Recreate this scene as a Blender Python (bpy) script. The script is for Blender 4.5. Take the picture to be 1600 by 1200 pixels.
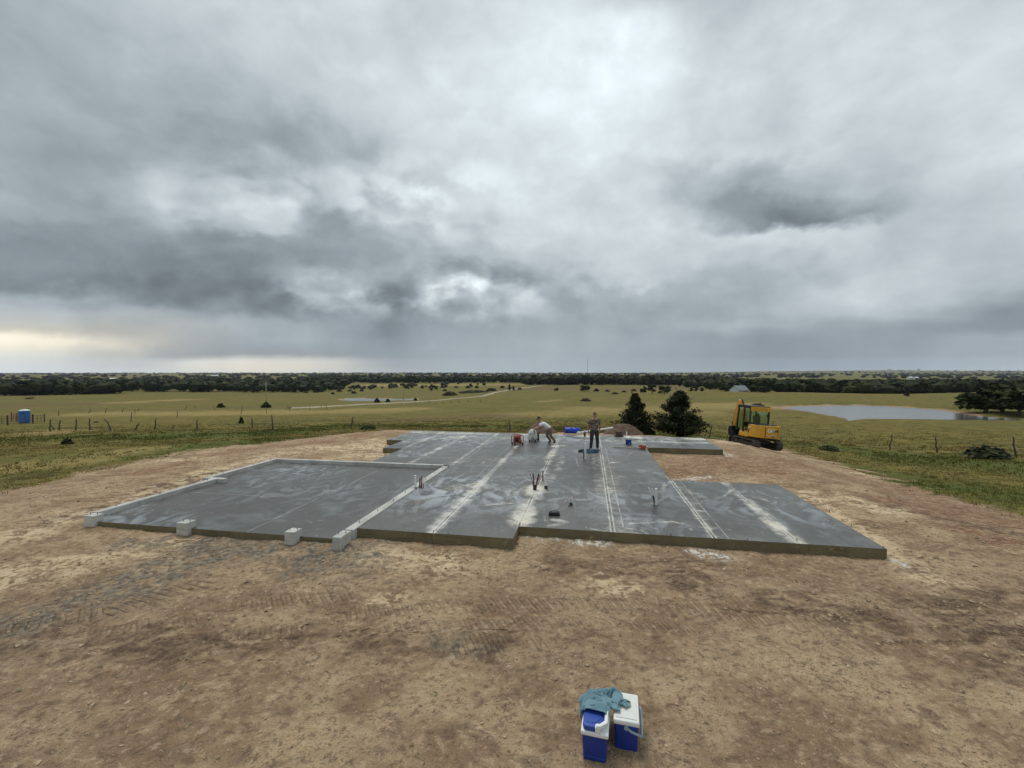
import bpy, bmesh, math, random
import numpy as np
from mathutils import Vector, Matrix, Euler, noise as mnoise

for o in list(bpy.data.objects): bpy.data.objects.remove(o)
scene = bpy.context.scene
R = math.radians
random.seed(7); rng = np.random.default_rng(11)

# ------------------------------------------------------------------ camera
F = 680.0; HOR = 582.0; CAMZ = 3.56          # focal length / horizon in photo pixels, eye height over the slab
TH = math.atan((600 - HOR) / F)
cd = bpy.data.cameras.new('camera'); cam = bpy.data.objects.new('camera', cd)
scene.collection.objects.link(cam); scene.camera = cam
cd.sensor_width = 36; cd.lens = F / 1600 * 36; cd.clip_start = .05; cd.clip_end = 40000
cam.location = (0, 0, CAMZ); cam.rotation_euler = (R(90) - TH, 0, 0)
scene.cycles.max_bounces = 5; scene.cycles.diffuse_bounces = 2; scene.cycles.glossy_bounces = 3; scene.cycles.transparent_max_bounces = 8
scene.render.resolution_x = 1024; scene.render.resolution_y = 768

# ------------------------------------------------------------------ exposure
vs = scene.view_settings
vs.view_transform = 'Standard'; vs.look = 'None'; vs.exposure = 0.0; vs.gamma = 1.0; vs.use_curve_mapping = False

# ------------------------------------------------------------------ node helper
class NT:
    def __init__(s, tree): s.t = tree; s.L = tree.links
    def new(s, kind, **kw):
        n = s.t.nodes.new(kind)
        for k, v in kw.items(): setattr(n, k, v)
        return n
    def put(s, sock, v):
        if v is None: return
        if isinstance(v, bpy.types.NodeSocket): s.L.new(v, sock)
        else:
            try: sock.default_value = v
            except Exception:
                sock.default_value = (v[0], v[1], v[2], 1) if len(v) == 3 else v
    def math(s, op, a, b=None, c=None, clamp=False):
        n = s.new('ShaderNodeMath', operation=op, use_clamp=clamp)
        s.put(n.inputs[0], a); s.put(n.inputs[1], b); s.put(n.inputs[2], c)
        return n.outputs[0]
    def vmath(s, op, a, b=None, sc=None):
        n = s.new('ShaderNodeVectorMath', operation=op)
        s.put(n.inputs[0], a); s.put(n.inputs[1], b)
        if sc is not None: s.put(n.inputs['Scale'], sc)
        return n.outputs['Value'] if op in ('LENGTH', 'DOT_PRODUCT') else n.outputs[0]
    def xyz(s, x, y, z=0.0):
        n = s.new('ShaderNodeCombineXYZ'); s.put(n.inputs[0], x); s.put(n.inputs[1], y); s.put(n.inputs[2], z); return n.outputs[0]
    def sep(s, v):
        n = s.new('ShaderNodeSeparateXYZ'); s.put(n.inputs[0], v); return n.outputs
    def noise(s, vec, scale, detail=4, rough=.5, dist=0, color=False, w=None):
        n = s.new('ShaderNodeTexNoise'); s.put(n.inputs['Vector'], vec)
        n.inputs['Scale'].default_value = scale; n.inputs['Detail'].default_value = detail
        n.inputs['Roughness'].default_value = rough; n.inputs['Distortion'].default_value = dist
        return n.outputs['Color'] if color else n.outputs['Fac']
    def vor(s, vec, scale, out='Distance', feature='F1'):
        n = s.new('ShaderNodeTexVoronoi', feature=feature); s.put(n.inputs['Vector'], vec); n.inputs['Scale'].default_value = scale
        return n.outputs[out]
    def rng(s, v, a, b, c=0.0, d=1.0, smooth=True):
        n = s.new('ShaderNodeMapRange', interpolation_type='SMOOTHSTEP' if smooth else 'LINEAR')
        s.put(n.inputs[0], v); s.put(n.inputs[1], a); s.put(n.inputs[2], b); s.put(n.inputs[3], c); s.put(n.inputs[4], d)
        return n.outputs[0]
    def mix(s, f, a, b, mode='MIX'):
        n = s.new('ShaderNodeMix', data_type='RGBA', blend_type=mode)
        s.put(n.inputs[0], f); s.put(n.inputs[6], a); s.put(n.inputs[7], b); return n.outputs[2]
    def fmix(s, f, a, b):
        n = s.new('ShaderNodeMix', data_type='FLOAT'); s.put(n.inputs[0], f); s.put(n.inputs[2], a); s.put(n.inputs[3], b); return n.outputs[0]
    def ramp(s, v, stops, mode='LINEAR'):
        n = s.new('ShaderNodeValToRGB'); s.put(n.inputs[0], v); cr = n.color_ramp; cr.interpolation = mode
        while len(cr.elements) < len(stops): cr.elements.new(.5)
        for e, (p, c) in zip(cr.elements, stops):
            e.position = p; e.color = (c, c, c, 1) if not hasattr(c, '__len__') else (c[0], c[1], c[2], 1)
        return n.outputs[0]
    def attr(s, name):
        return s.new('ShaderNodeAttribute', attribute_name=name).outputs['Fac']
    def bump(s, h, strength=.5, dist=.02, nrm=None):
        n = s.new('ShaderNodeBump'); s.put(n.inputs['Height'], h); n.inputs['Strength'].default_value = strength
        n.inputs['Distance'].default_value = dist
        if nrm is not None: s.put(n.inputs['Normal'], nrm)
        return n.outputs[0]

# ------------------------------------------------------------------ world: a heavy, broken rain-cloud deck
world = bpy.data.worlds.new('World'); scene.world = world; world.use_nodes = True
world.node_tree.nodes.clear(); W = NT(world.node_tree)
SKYROWS = [
 (0,   '67 68 71 75 76 77 78 79 83 80 76 73 73 75 77 77 78'),
 (80,  '66 67 70 72 75 79 78 80 86 86 93 80 76 79 80 79 80'),
 (160, '65 65 66 67 70 78 82 82 85 91 89 82 79 82 81 80 82'),
 (240, '66 64 62 62 63 64 75 80 82 88 86 82 82 81 77 80 81'),
 (290, '68 66 66 74 75 68 75 85 83 81 79 70 66 70 76 79 79'),
 (320, '68 66 67 78 81 65 73 88 83 81 75 65 57 61 72 78 78'),
 (346, '66 65 65 68 76 65 77 83 80 81 77 72 53 55 70 77 77'),
 (368, '61 60 61 62 65 64 68 75 77 81 82 81 80 79 76 76 76'),
 (410, '57 55 56 56 59 62 65 67 70 77 78 76 72 74 75 75 74'),
 (440, '55 54 50 50 55 72 71 56 60 73 76 71 65 71 75 73 71'),
 (465, '70 69 57 52 53 76 60 80 79 69 65 65 65 74 76 69 66'),
 (490, '74 74 68 65 56 57 57 66 70 67 63 62 67 72 72 62 60'),
 (510, '76 75 67 69 68 64 58 61 66 66 63 65 70 65 62 59 61'),
 (530, '97 91 73 68 67 65 60 64 67 67 65 62 61 61 63 66 70'),
 (552, '92 86 71 66 63 62 61 66 68 68 64 61 60 61 64 68 71'),
 (566, '91 88 80 90 90 84 69 70 71 69 66 63 62 64 67 71 74'),
 (582, '90 89 84 89 89 84 73 72 72 71 68 66 66 68 71 74 76')]
dirv = W.new('ShaderNodeTexCoord').outputs['Generated']
dx, dy, dz = W.sep(dirv)
zp = W.math('MAXIMUM', dz, 0.0)
cloudp = W.vmath('MULTIPLY', dirv, (1.0, 1.0, 1.45))
wn1 = W.vmath('SUBTRACT', W.noise(cloudp, 3.4, 3, .5, 0, True), (.5, .5, .5))
wn2 = W.vmath('SUBTRACT', W.noise(cloudp, 11.0, 5, .56, 0, True), (.5, .5, .5))
az0 = W.math('ARCTAN2', dx, dy)
rh = W.math('SQRT', W.math('ADD', W.math('MULTIPLY', dx, dx), W.math('MULTIPLY', dy, dy)))
cosaz = W.math('MAXIMUM', W.math('DIVIDE', dy, rh), .55)
e0 = W.math('DIVIDE', zp, W.math('MULTIPLY', rh, cosaz))          # tangent of the height above the horizon
w1 = W.sep(wn1); w2 = W.sep(wn2)
damp = W.rng(e0, 0.0, .25, .12, 1.0)                               # the deck lies flatter towards the horizon
az = W.math('ADD', az0, W.math('ADD', W.math('MULTIPLY', w1[0], .20), W.math('MULTIPLY', w2[0], .13)))
e = W.math('ADD', e0, W.math('MULTIPLY', damp, W.math('ADD', W.math('MULTIPLY', w1[1], .125), W.math('MULTIPLY', w2[1], .11))))
t = W.math('ADD', W.math('DIVIDE', az, 2 * math.pi), .5, None, True)
skyv = None; prev = None
for py, row in SKYROWS:
    vals = [float(v) / 100 for v in row.split()]
    stops = [(0.0, .70), (.26, .5 * vals[0] + .35)]
    for i, v in enumerate(vals):
        stops.append((math.atan((i * 100 - 800) / F) / (2 * math.pi) + .5, v))
    stops += [(.74, .5 * vals[-1] + .35), (1.0, .70)]
    r = W.ramp(t, stops, 'CARDINAL')
    ev = (HOR - py) / F
    if skyv is None: skyv = r
    else: skyv = W.mix(W.rng(e, prev, ev), skyv, r)
    prev = ev
fb1 = W.noise(W.vmath('ADD', cloudp, W.vmath('SCALE', wn1, None, .35)), 4.2, 4, .48)
fb2 = W.noise(W.vmath('ADD', cloudp, W.vmath('SCALE', wn2, None, .10)), 15.0, 4, .52)
streak = W.noise(W.xyz(W.math('MULTIPLY', az0, 14.0), W.math('MULTIPLY', e0, 3.0), 3.7), 1.0, 3, .55)
lowband = W.rng(e0, .30, .10, 0.0, 1.0)
det = W.math('ADD', W.math('MULTIPLY', W.math('SUBTRACT', fb1, .5), .20), W.math('MULTIPLY', W.math('SUBTRACT', fb2, .5), .11))
det = W.math('ADD', W.math('MULTIPLY', det, W.rng(e0, .0, .2, .25, 1.0)), W.math('MULTIPLY', W.math('MULTIPLY', W.math('SUBTRACT', streak, .5), .06), lowband))
def skyblob(px, py, sx, sy, a_=None, e_=None):
    a = math.atan((px - 800) / F); el = (HOR - py) / F
    v = W.xyz(W.math('DIVIDE', W.math('SUBTRACT', a_ or az, a), sx), W.math('DIVIDE', W.math('SUBTRACT', e_ or e, el), sy))
    l = W.vmath('LENGTH', v)
    return W.math('EXPONENT', W.math('MULTIPLY', W.math('MULTIPLY', l, l), -1.0))
puffm = W.math('ADD', skyblob(660, 462, .30, .055, az0, e0), W.math('MULTIPLY', skyblob(560, 310, .34, .08, az0, e0), .6))
puff = W.math('MULTIPLY', W.math('SUBTRACT', W.rng(W.noise(W.vmath('ADD', cloudp, W.vmath('SCALE', wn1, None, .10)), 10.0, 4, .45), .38, .66), .40), W.math('MULTIPLY', puffm, .30))
det = W.math('ADD', det, puff)
sv = W.math('MAXIMUM', W.math('MULTIPLY_ADD', W.math('ADD', skyv, det), 1.20, -.108), .3)
lin = W.math('POWER', sv, 2.25)
coolness = W.rng(sv, .55, .88, 1.0, 0.0)
tint = W.mix(coolness, (.900, 1.0, 1.045), (.850, 1.0, 1.115))
warm = W.math('ADD', W.math('MULTIPLY', skyblob(10, 530, .20, .05), 1.1), W.math('MULTIPLY', skyblob(420, 572, .20, .026), 1.0), None, True)
tint = W.mix(warm, tint, (1.09, 1.0, .80))
col = W.vmath('SCALE', tint, None, lin)
bg = W.new('ShaderNodeBackground'); W.L.new(col, bg.inputs[0]); bg.inputs[1].default_value = 1.0
wo = W.new('ShaderNodeOutputWorld'); W.L.new(bg.outputs[0], wo.inputs[0])
world.cycles.sampling_method = 'MANUAL'; world.cycles.sample_map_resolution = 512

# ------------------------------------------------------------------ sun behind the cloud deck
sl = bpy.data.lights.new('sun', 'SUN'); sl.energy = 1.5; sl.angle = R(24); sl.color = (1.0, .96, .90)
sun = bpy.data.objects.new('sun', sl); scene.collection.objects.link(sun)
sun.rotation_euler = (R(-24), R(-14), 0)      # high, a little ahead and to the left of the camera

# ------------------------------------------------------------------ projection helpers (photo pixel -> place)
def ray(px, py):
    a = (px - 800) / F; b = -(py - 600) / F
    d = Vector((a, math.cos(TH) + b * math.sin(TH), -math.sin(TH) + b * math.cos(TH)))
    return d / d.y                               # scaled to one metre of depth
def onz(px, py, z=0.0):
    d = ray(px, py); return d * ((z - CAMZ) / d.z) + Vector((0, 0, CAMZ))
def atd(px, py, depth):
    return ray(px, py) * depth + Vector((0, 0, CAMZ))

# ------------------------------------------------------------------ numpy noise
def _h(ix, iy, s):
    n = (ix.astype(np.int64) * 374761393 + iy.astype(np.int64) * 668265263 + s * 1442695041) & 0x7fffffff
    n = ((n ^ (n >> 13)) * 1274126177) & 0x7fffffff
    n = n ^ (n >> 16)
    return (n & 0xffff) / 65535.0
def vn(x, y, s=0):
    x = np.asarray(x, float); y = np.asarray(y, float)
    ix = np.floor(x); iy = np.floor(y); fx = x - ix; fy = y - iy
    fx = fx * fx * fx * (fx * (fx * 6 - 15) + 10); fy = fy * fy * fy * (fy * (fy * 6 - 15) + 10)
    a = _h(ix, iy, s); b = _h(ix + 1, iy, s); c = _h(ix, iy + 1, s); d = _h(ix + 1, iy + 1, s)
    return (a + (b - a) * fx) * (1 - fy) + (c + (d - c) * fx) * fy
def fbm(x, y, s=0, oct=4, gain=.5):
    v = 0; amp = 1; tot = 0; f = 1.0
    for i in range(oct):
        v = v + amp * vn(x * f + 17.3 * i, y * f - 9.1 * i, s + i); tot += amp; amp *= gain; f *= 2.03
    return v / tot
def sst(a, b, x):
    t_ = np.clip((np.asarray(x, float) - a) / (b - a), 0, 1); return t_ * t_ * (3 - 2 * t_)
def seg_dist(X, Y, pts):
    """distance to a polyline, and length along it"""
    best = np.full(np.shape(X), 1e9); along = np.zeros(np.shape(X)); s0 = 0.0
    for (ax, ay), (bx, by) in zip(pts[:-1], pts[1:]):
        vx, vy = bx - ax, by - ay; L2 = vx * vx + vy * vy + 1e-12; L_ = math.sqrt(L2)
        tt = np.clip(((X - ax) * vx + (Y - ay) * vy) / L2, 0, 1)
        d = np.hypot(X - ax - tt * vx, Y - ay - tt * vy)
        m = d < best; best = np.where(m, d, best); along = np.where(m, s0 + tt * L_, along); s0 += L_
    return best, along
def poly_sd(X, Y, pts):
    """signed distance to a closed polygon, negative inside"""
    d, _ = seg_dist(X, Y, list(pts) + [pts[0]])
    ins = np.zeros(np.shape(X), bool); n = len(pts)
    for i in range(n):
        ax, ay = pts[i]; bx, by = pts[(i + 1) % n]
        c = ((ay > Y) != (by > Y)) & (X < (bx - ax) * (Y - ay) / ((by - ay) + 1e-12) + ax)
        ins ^= c
    return np.where(ins, -d, d)

# ------------------------------------------------------------------ terrain height
#   for each bearing (photo x) the height at a list of depths: a pad on a rise, a valley, far uplands, a dam on the right
PROFILE = {
 -700: [(8, -.25), (14, -.3), (25, -1.0), (45, -2.8), (71, -4.9), (130, -7.8), (220, -11), (330, -14.2), (600, -17.5), (1200, -18), (2500, -13), (5000, -9), (9000, -6)],
 0:    [(8, -.25), (14, -.35), (25, -1.0), (45, -2.6), (71, -4.8), (130, -7.8), (220, -11), (330, -14.2), (600, -17.5), (1200, -18), (2500, -13), (5000, -9), (9000, -6)],
 250:  [(8, -.25), (16, -.3), (25, -.75), (45, -2.6), (71, -4.7), (130, -7.6), (220, -11), (330, -14.6), (600, -17.5), (1200, -18), (2500, -13), (5000, -7), (9000, -4)],
 480:  [(8, -.25), (20, -.28), (28, -.7), (45, -2.4), (71, -4.5), (130, -7.4), (220, -11.4), (300, -15.2), (450, -17), (850, -17), (1500, -17), (2600, -11), (5000, -6), (9000, -4)],
 640:  [(8, -.25), (24, -.28), (30, -.6), (45, -2.2), (71, -4.4), (130, -7.0), (210, -10.6), (300, -15.4), (450, -17), (850, -17), (1500, -16), (2600, -9), (5000, -5), (9000, -4)],
 780:  [(8, -.25), (25, -.28), (31, -.7), (45, -2.3), (71, -4.3), (130, -6.6), (210, -9.4), (300, -12.4), (400, -13.6), (600, -15), (1000, -16), (2500, -12), (5000, -8), (9000, -6)],
 920:  [(8, -.25), (26, -.28), (31, -.7), (45, -2.3), (71, -4.2), (130, -6.2), (210, -8.6), (300, -10.4), (400, -12), (600, -14), (1000, -16), (2500, -12), (5000, -8), (9000, -6)],
 1060: [(8, -.25), (24, -.4), (31, -.95), (45, -2.4), (71, -4.2), (130, -6.2), (210, -8.0), (280, -8.9), (340, -10.2), (600, -15), (1000, -16), (2500, -12), (5000, -7), (9000, -3)],
 1190: [(8, -.25), (16, -.4), (24, -.92), (34, -2.2), (50, -3.6), (80, -5.2), (120, -5.75), (200, -6.2), (235, -6.9), (300, -11), (600, -16), (1000, -17), (2500, -13), (4000, -6), (6500, 16), (9000, 30)],
 1390: [(7, -.25), (13, -.5), (22, -1.5), (38, -3.2), (60, -4.6), (84, -5.5), (125, -5.75), (160, -5.4), (190, -5.5), (230, -8), (300, -13), (600, -17), (1000, -18), (2500, -14), (4000, -6), (6500, 34), (9000, 50)],
 1600: [(6, -.25), (11, -.5), (18, -1.1), (29, -2.1), (50, -3.9), (80, -5.5), (125, -5.7), (160, -5.2), (200, -5.3), (250, -8), (330, -13), (600, -17), (1000, -18), (2500, -14), (4000, -6), (6500, 28), (9000, 45)],
 2400: [(5, -.25), (10, -.4), (16, -.9), (28, -2.0), (50, -3.7), (80, -5.3), (125, -5.8), (160, -5.4), (200, -5.4), (250, -8), (330, -13), (600, -17), (1000, -18), (2500, -14), (5000, -7), (9000, 12)],
}
def build_table():
    azs = np.linspace(-75, 75, 301); lr = np.linspace(math.log(3.0), math.log(12000), 420)
    keys = sorted(PROFILE); kaz = [math.degrees(math.atan((k - 800) / F)) for k in keys]
    prof = []
    for k in keys:
        u = (k - 800) / F; s_ = math.sqrt(1 + min(u * u, 2.0))
        pr = PROFILE[k]
        prof.append(np.interp(lr, [math.log(d * s_) for d, z in pr], [z for d, z in pr]))
    prof = np.array(prof)
    T = np.empty((len(azs), len(lr)))
    for j in range(len(lr)): T[:, j] = np.interp(azs, kaz, prof[:, j])
    def blur(A, n, axis):
        k_ = np.hanning(2 * n + 3)[1:-1]; k_ /= k_.sum()
        pad = [(0, 0), (0, 0)]; pad[axis] = (n, n); B = np.pad(A, pad, mode='edge')
        return np.apply_along_axis(lambda v: np.convolve(v, k_, 'valid'), axis, B)
    T = blur(blur(T, 9, 0), 7, 1)
    return azs, lr, T
AZS, LR, TAB = build_table()
YAW = R(10); CY, SY_ = math.cos(YAW), math.sin(YAW)
def to_uv(X, Y): return CY * X - SY_ * Y, SY_ * X + CY * Y
def to_xy(u, v): return CY * u + SY_ * v, -SY_ * u + CY * v

PONDZ = -5.8
POND = [onz(x, y, PONDZ).to_2d()[:] for x, y in [(1216, 637.5), (1260, 634.6), (1320, 633.6), (1370, 634), (1405, 636), (1440, 638.3), (1470, 641), (1495, 645.5), (1530, 650),
        (1570, 653.5), (1620, 656.2), (1540, 656.6), (1450, 655.2), (1360, 654.2), (1338, 655.6), (1326, 658), (1321, 654), (1305, 650.5), (1290, 647.6), (1262, 642.5)]]
POND2Z = -15.0
POND2 = [onz(x, y, POND2Z).to_2d()[:] for x, y in [(533, 624.3), (548, 622.2), (580, 622.6), (620, 623.2), (650, 623.6), (648, 625.2), (620, 625.8), (588, 627), (560, 627.2), (543, 626.4)]]

def height0(X, Y):
    r = np.hypot(X, Y) + 1e-6; a = np.degrees(np.arctan2(X, Y))
    ai = np.clip((np.clip(a, -75, 75) + 75) / 150 * (len(AZS) - 1), 0, len(AZS) - 1.001)
    li = np.clip((np.log(np.maximum(r, 3.0)) - LR[0]) / (LR[-1] - LR[0]) * (len(LR) - 1), 0, len(LR) - 1.001)
    i = ai.astype(int); j = li.astype(int); fa = ai - i; fl = li - j
    z = (TAB[i, j] * (1 - fa) + TAB[i + 1, j] * fa) * (1 - fl) + (TAB[i, j + 1] * (1 - fa) + TAB[i + 1, j + 1] * fa) * fl
    back = sst(75, 150, np.abs(a)); z = z * (1 - back) + back * np.maximum(z, -.3 - .02 * r)
    # undulation that grows with distance
    z = z + (fbm(X / 60, Y / 60, 5, 3) - .5) * 1.1 * sst(40, 160, r) + (fbm(X / 9, Y / 9, 9, 3) - .5) * .22 * sst(22, 60, r)
    z = z + (fbm(X / 420, Y / 420, 23, 3) - .5) * 9 * sst(900, 3000, r)
    # the graded pad is level round the slab
    u, v = to_uv(X, Y)
    dxp = np.maximum(np.maximum(-12.8 - u, u - 6.2), 0); dyp = np.maximum(np.maximum(8.3 - v, v - 25.3), 0)
    pad = 1 - sst(.6, 6.0, np.hypot(dxp, dyp))
    z = z * (1 - pad) + pad * (-.235 - .05 * sst(14, 25, v))
    return z
def height(X, Y):
    X = np.asarray(X, float); Y = np.asarray(Y, float)
    z = height0(X, Y)
    for P_, pz in ((POND, PONDZ), (POND2, POND2Z)):
        cx = sum(p[0] for p in P_) / len(P_); cy = sum(p[1] for p in P_) / len(P_)
        m = np.hypot(X - cx, Y - cy) < 130
        if np.any(m):
            xm = X[m] if X.ndim else X; ym = Y[m] if Y.ndim else Y
            sd = poly_sd(xm, ym, P_)
            w = sst(1.0, 22, sd)
            shore = pz + np.where(sd > 0, .015 + .07 * sd, np.maximum(.16 * sd, -1.5))
            zz = (z[m] if z.ndim else z) * w + shore * (1 - w)
            if z.ndim: z[m] = zz
            else: z = zz
    return z
def dirtrelief(X, Y):
    """centimetre relief of the graded soil"""
    r = np.hypot(X, Y)
    u, v = to_uv(X, Y)
    a = (fbm(X / 1.7, Y / .9, 41, 4) - .5) * .09 + (fbm(X / .35, Y / .28, 43, 4, .6) - .5) * .05
    return a * (1 - sst(50, 90, r))
def gz(x, y): return float(height(np.array([x]), np.array([y]))[0])
def ground(px, py, d0=6.0, d1=6000.0):
    """where the sight line through a photo pixel first meets the ground"""
    d = ray(px, py); t_ = np.exp(np.linspace(math.log(d0), math.log(d1), 1400))
    g = CAMZ + d.z * t_ - height(d.x * t_, t_)
    k = np.argmax(g < 0)
    if g[k] >= 0: k = len(t_) - 1
    a, b = t_[k - 1] if k else t_[0], t_[k]
    for _ in range(18):
        m = .5 * (a + b)
        if CAMZ + d.z * m - gz(d.x * m, m) < 0: b = m
        else: a = m
    return Vector((d.x * b, b, gz(d.x * b, b)))

# ------------------------------------------------------------------ mesh / object helpers
COL = scene.collection
def mesh_np(name, V, Fc, mats=(), smooth=False, mi=None, attrs=None):
    V = np.asarray(V, np.float32); Fc = np.asarray(Fc, np.int32); k = Fc.shape[1]
    me = bpy.data.meshes.new(name)
    me.vertices.add(len(V)); me.vertices.foreach_set('co', V.ravel())
    me.loops.add(Fc.size); me.loops.foreach_set('vertex_index', Fc.ravel())
    me.polygons.add(len(Fc)); me.polygons.foreach_set('loop_start', np.arange(0, Fc.size, k, dtype=np.int32))
    try: me.polygons.foreach_set('loop_total', np.full(len(Fc), k, dtype=np.int32))
    except Exception: pass
    if mi is not None: me.polygons.foreach_set('material_index', np.asarray(mi, np.int32))
    me.polygons.foreach_set('use_smooth', np.full(len(Fc), smooth))
    for m in mats: me.materials.append(m)
    if attrs:
        for an, av in attrs.items():
            at = me.attributes.new(an, 'FLOAT', 'POINT'); at.data.foreach_set('value', np.asarray(av, np.float32))
    me.update(calc_edges=True); me.validate()
    return me
def link(name, data, parent=None, loc=None, rot=None, scale=None):
    o = bpy.data.objects.new(name, data); COL.objects.link(o)
    if parent is not None: o.parent = parent
    if loc is not None: o.location = loc
    if rot is not None: o.rotation_euler = rot
    if scale is not None: o.scale = scale if hasattr(scale, '__len__') else (scale,) * 3
    return o
def tag(o, label=None, cat=None, group=None, kind=None):
    if label: o['label'] = label
    if cat: o['category'] = cat
    if group: o['group'] = group
    if kind: o['kind'] = kind
    return o
def thing(name, label, cat, loc=(0, 0, 0), rot=(0, 0, 0), group=None, scale=1):
    return tag(link(name, None, None, loc, rot, scale), label, cat, group)
def bm_part(name, bm, m, parent=None, smooth=False, bevel=0, loc=None, rot=None, seg=2):
    if bevel:
        bmesh.ops.remove_doubles(bm, verts=bm.verts, dist=1e-5)
        bmesh.ops.bevel(bm, geom=[e_ for e_ in bm.edges if len(e_.link_faces) == 2 and e_.calc_face_angle(0) > .4], offset=bevel, segments=seg, profile=.6, affect='EDGES', clamp_overlap=True)
    bmesh.ops.recalc_face_normals(bm, faces=bm.faces)
    me = bpy.data.meshes.new(name); bm.to_mesh(me); bm.free()
    for mm in (m if isinstance(m, (list, tuple)) else [m]): me.materials.append(mm)
    if smooth:
        for p in me.polygons: p.use_smooth = True
        if smooth == 'auto':
            try: me.set_sharp_from_angle(angle=R(38))
            except Exception: pass
    return link(name, me, parent, loc, rot)
def B(): return bmesh.new()
def box(bm, c, s, rot=None, taper=None, mi=0):
    """c centre, s full sizes; taper=(fx,fy) shrinks the bottom"""
    M = Matrix.Translation(Vector(c))
    if rot is not None: M = M @ Euler(rot).to_matrix().to_4x4()
    vs_ = []
    for z in (-.5, .5):
        fx, fy = taper if (taper and z < 0) else (1, 1)
        for x, y in ((-.5, -.5), (.5, -.5), (.5, .5), (-.5, .5)):
            vs_.append(bm.verts.new(M @ Vector((x * s[0] * fx, y * s[1] * fy, z * s[2]))))
    for f in ((0, 3, 2, 1), (4, 5, 6, 7), (0, 1, 5, 4), (1, 2, 6, 5), (2, 3, 7, 6), (3, 0, 4, 7)):
        fc = bm.faces.new([vs_[i] for i in f]); fc.material_index = mi
    return vs_
def prism(bm, pts, axis, a, b, mi=0):
    """extrude a 2-D outline (list of pairs) along 'x','y' or 'z' from a to b"""
    def P(p, w):
        return {'x': (w, p[0], p[1]), 'y': (p[0], w, p[1]), 'z': (p[0], p[1], w)}[axis]
    A_ = [bm.verts.new(P(p, a)) for p in pts]; B_ = [bm.verts.new(P(p, b)) for p in pts]; n = len(pts)
    fs = [bm.faces.new(A_), bm.faces.new(B_[::-1])]
    for i in range(n): fs.append(bm.faces.new((A_[i], B_[i], B_[(i + 1) % n], A_[(i + 1) % n])))
    for f in fs: f.material_index = mi
def tube(bm, path, rad, seg=8, caps=True, mi=0, flat=None):
    path = [Vector(p) for p in path]; n = len(path)
    if not hasattr(rad, '__len__'): rad = [rad] * n
    rings = []; up = None
    for i, p in enumerate(path):
        d = (path[min(i + 1, n - 1)] - path[max(i - 1, 0)]).normalized()
        if up is None: up = Vector((0, 0, 1)) if abs(d.z) < .9 else Vector((1, 0, 0))
        s_ = d.cross(up).normalized(); up = s_.cross(d).normalized()
        ring = []
        for k in range(seg):
            a = 2 * math.pi * k / seg
            ring.append(bm.verts.new(p + (s_ * math.cos(a) + up * math.sin(a) * (flat or 1)) * rad[i]))
        rings.append(ring)
    for i in range(n - 1):
        for k in range(seg):
            f = bm.faces.new((rings[i][k], rings[i][(k + 1) % seg], rings[i + 1][(k + 1) % seg], rings[i + 1][k])); f.material_index = mi
    if caps:
        f = bm.faces.new(rings[0][::-1]); f.material_index = mi
        f = bm.faces.new(rings[-1]); f.material_index = mi
def lathe(bm, prof, seg=20, M=None, mi=0):
    rings = []
    for r_, z in prof:
        rings.append([bm.verts.new((M or Matrix()) @ Vector((r_ * math.cos(2 * math.pi * k / seg), r_ * math.sin(2 * math.pi * k / seg), z))) for k in range(seg)])
    for i in range(len(rings) - 1):
        for k in range(seg):
            f = bm.faces.new((rings[i][k], rings[i][(k + 1) % seg], rings[i + 1][(k + 1) % seg], rings[i + 1][k])); f.material_index = mi
    bm.faces.new(rings[0][::-1]).material_index = mi; bm.faces.new(rings[-1]).material_index = mi
def ball(bm, c, r_, sub=2, jit=0, seed=0, mi=0):
    res = bmesh.ops.create_icosphere(bm, subdivisions=sub, radius=1)
    rr = r_ if hasattr(r_, '__len__') else (r_,) * 3
    for v in res['verts']:
        k = 1 + jit * (mnoise.noise(v.co * 1.7 + Vector((seed, 0, 0))) + .5 * mnoise.noise(v.co * 4 + Vector((seed, 3, 0))))
        v.co = Vector((v.co.x * rr[0] * k, v.co.y * rr[1] * k, v.co.z * rr[2] * k)) + Vector(c)
    for f in {f for v in res['verts'] for f in v.link_faces}: f.material_index = mi
def copy_tree(o, loc, rotz=0, scale=1, name=None):
    c = o.copy(); COL.objects.link(c); c.location = loc; c.rotation_euler = (0, 0, rotz); c.scale = scale if hasattr(scale, '__len__') else (scale,) * 3
    for ch in list(o.children):
        d = ch.copy(); COL.objects.link(d); d.parent = c
        for g in ch.children:
            h = g.copy(); COL.objects.link(h); h.parent = d
    return c

# ------------------------------------------------------------------ materials
MATS = {}
def mat(name, color, rough=.6, metal=0, var=.12, vscale=8, bump=0, bscale=60, spec=.5, coat=0, dirt=0, dirtcol=(.22, .17, .11), bdist=.01):
    m = bpy.data.materials.new(name); m.use_nodes = True; n = NT(m.node_tree); p = m.node_tree.nodes['Principled BSDF']
    tc = n.new('ShaderNodeTexCoord').outputs['Object']
    nz = n.noise(tc, vscale, 5, .6)
    c = n.mix(n.rng(nz, .3, .7), tuple(max(0, x * (1 - var)) for x in color), tuple(min(1, x * (1 + var)) for x in color))
    if dirt:
        dn = n.rng(n.noise(tc, vscale * .7, 6, .65), .62 - .3 * dirt, .78, 0, dirt)
        c = n.mix(dn, c, dirtcol)
    n.L.new(c, p.inputs['Base Color'])
    n.put(p.inputs['Roughness'], n.fmix(nz, max(0.02, rough - .08), min(1, rough + .1)))
    p.inputs['Metallic'].default_value = metal; p.inputs['Specular IOR Level'].default_value = spec
    if coat: p.inputs['Coat Weight'].default_value = coat
    if bump: n.L.new(n.bump(n.noise(tc, bscale, 4, .6), bump, bdist), p.inputs['Normal'])
    MATS[name] = m; return m

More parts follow.
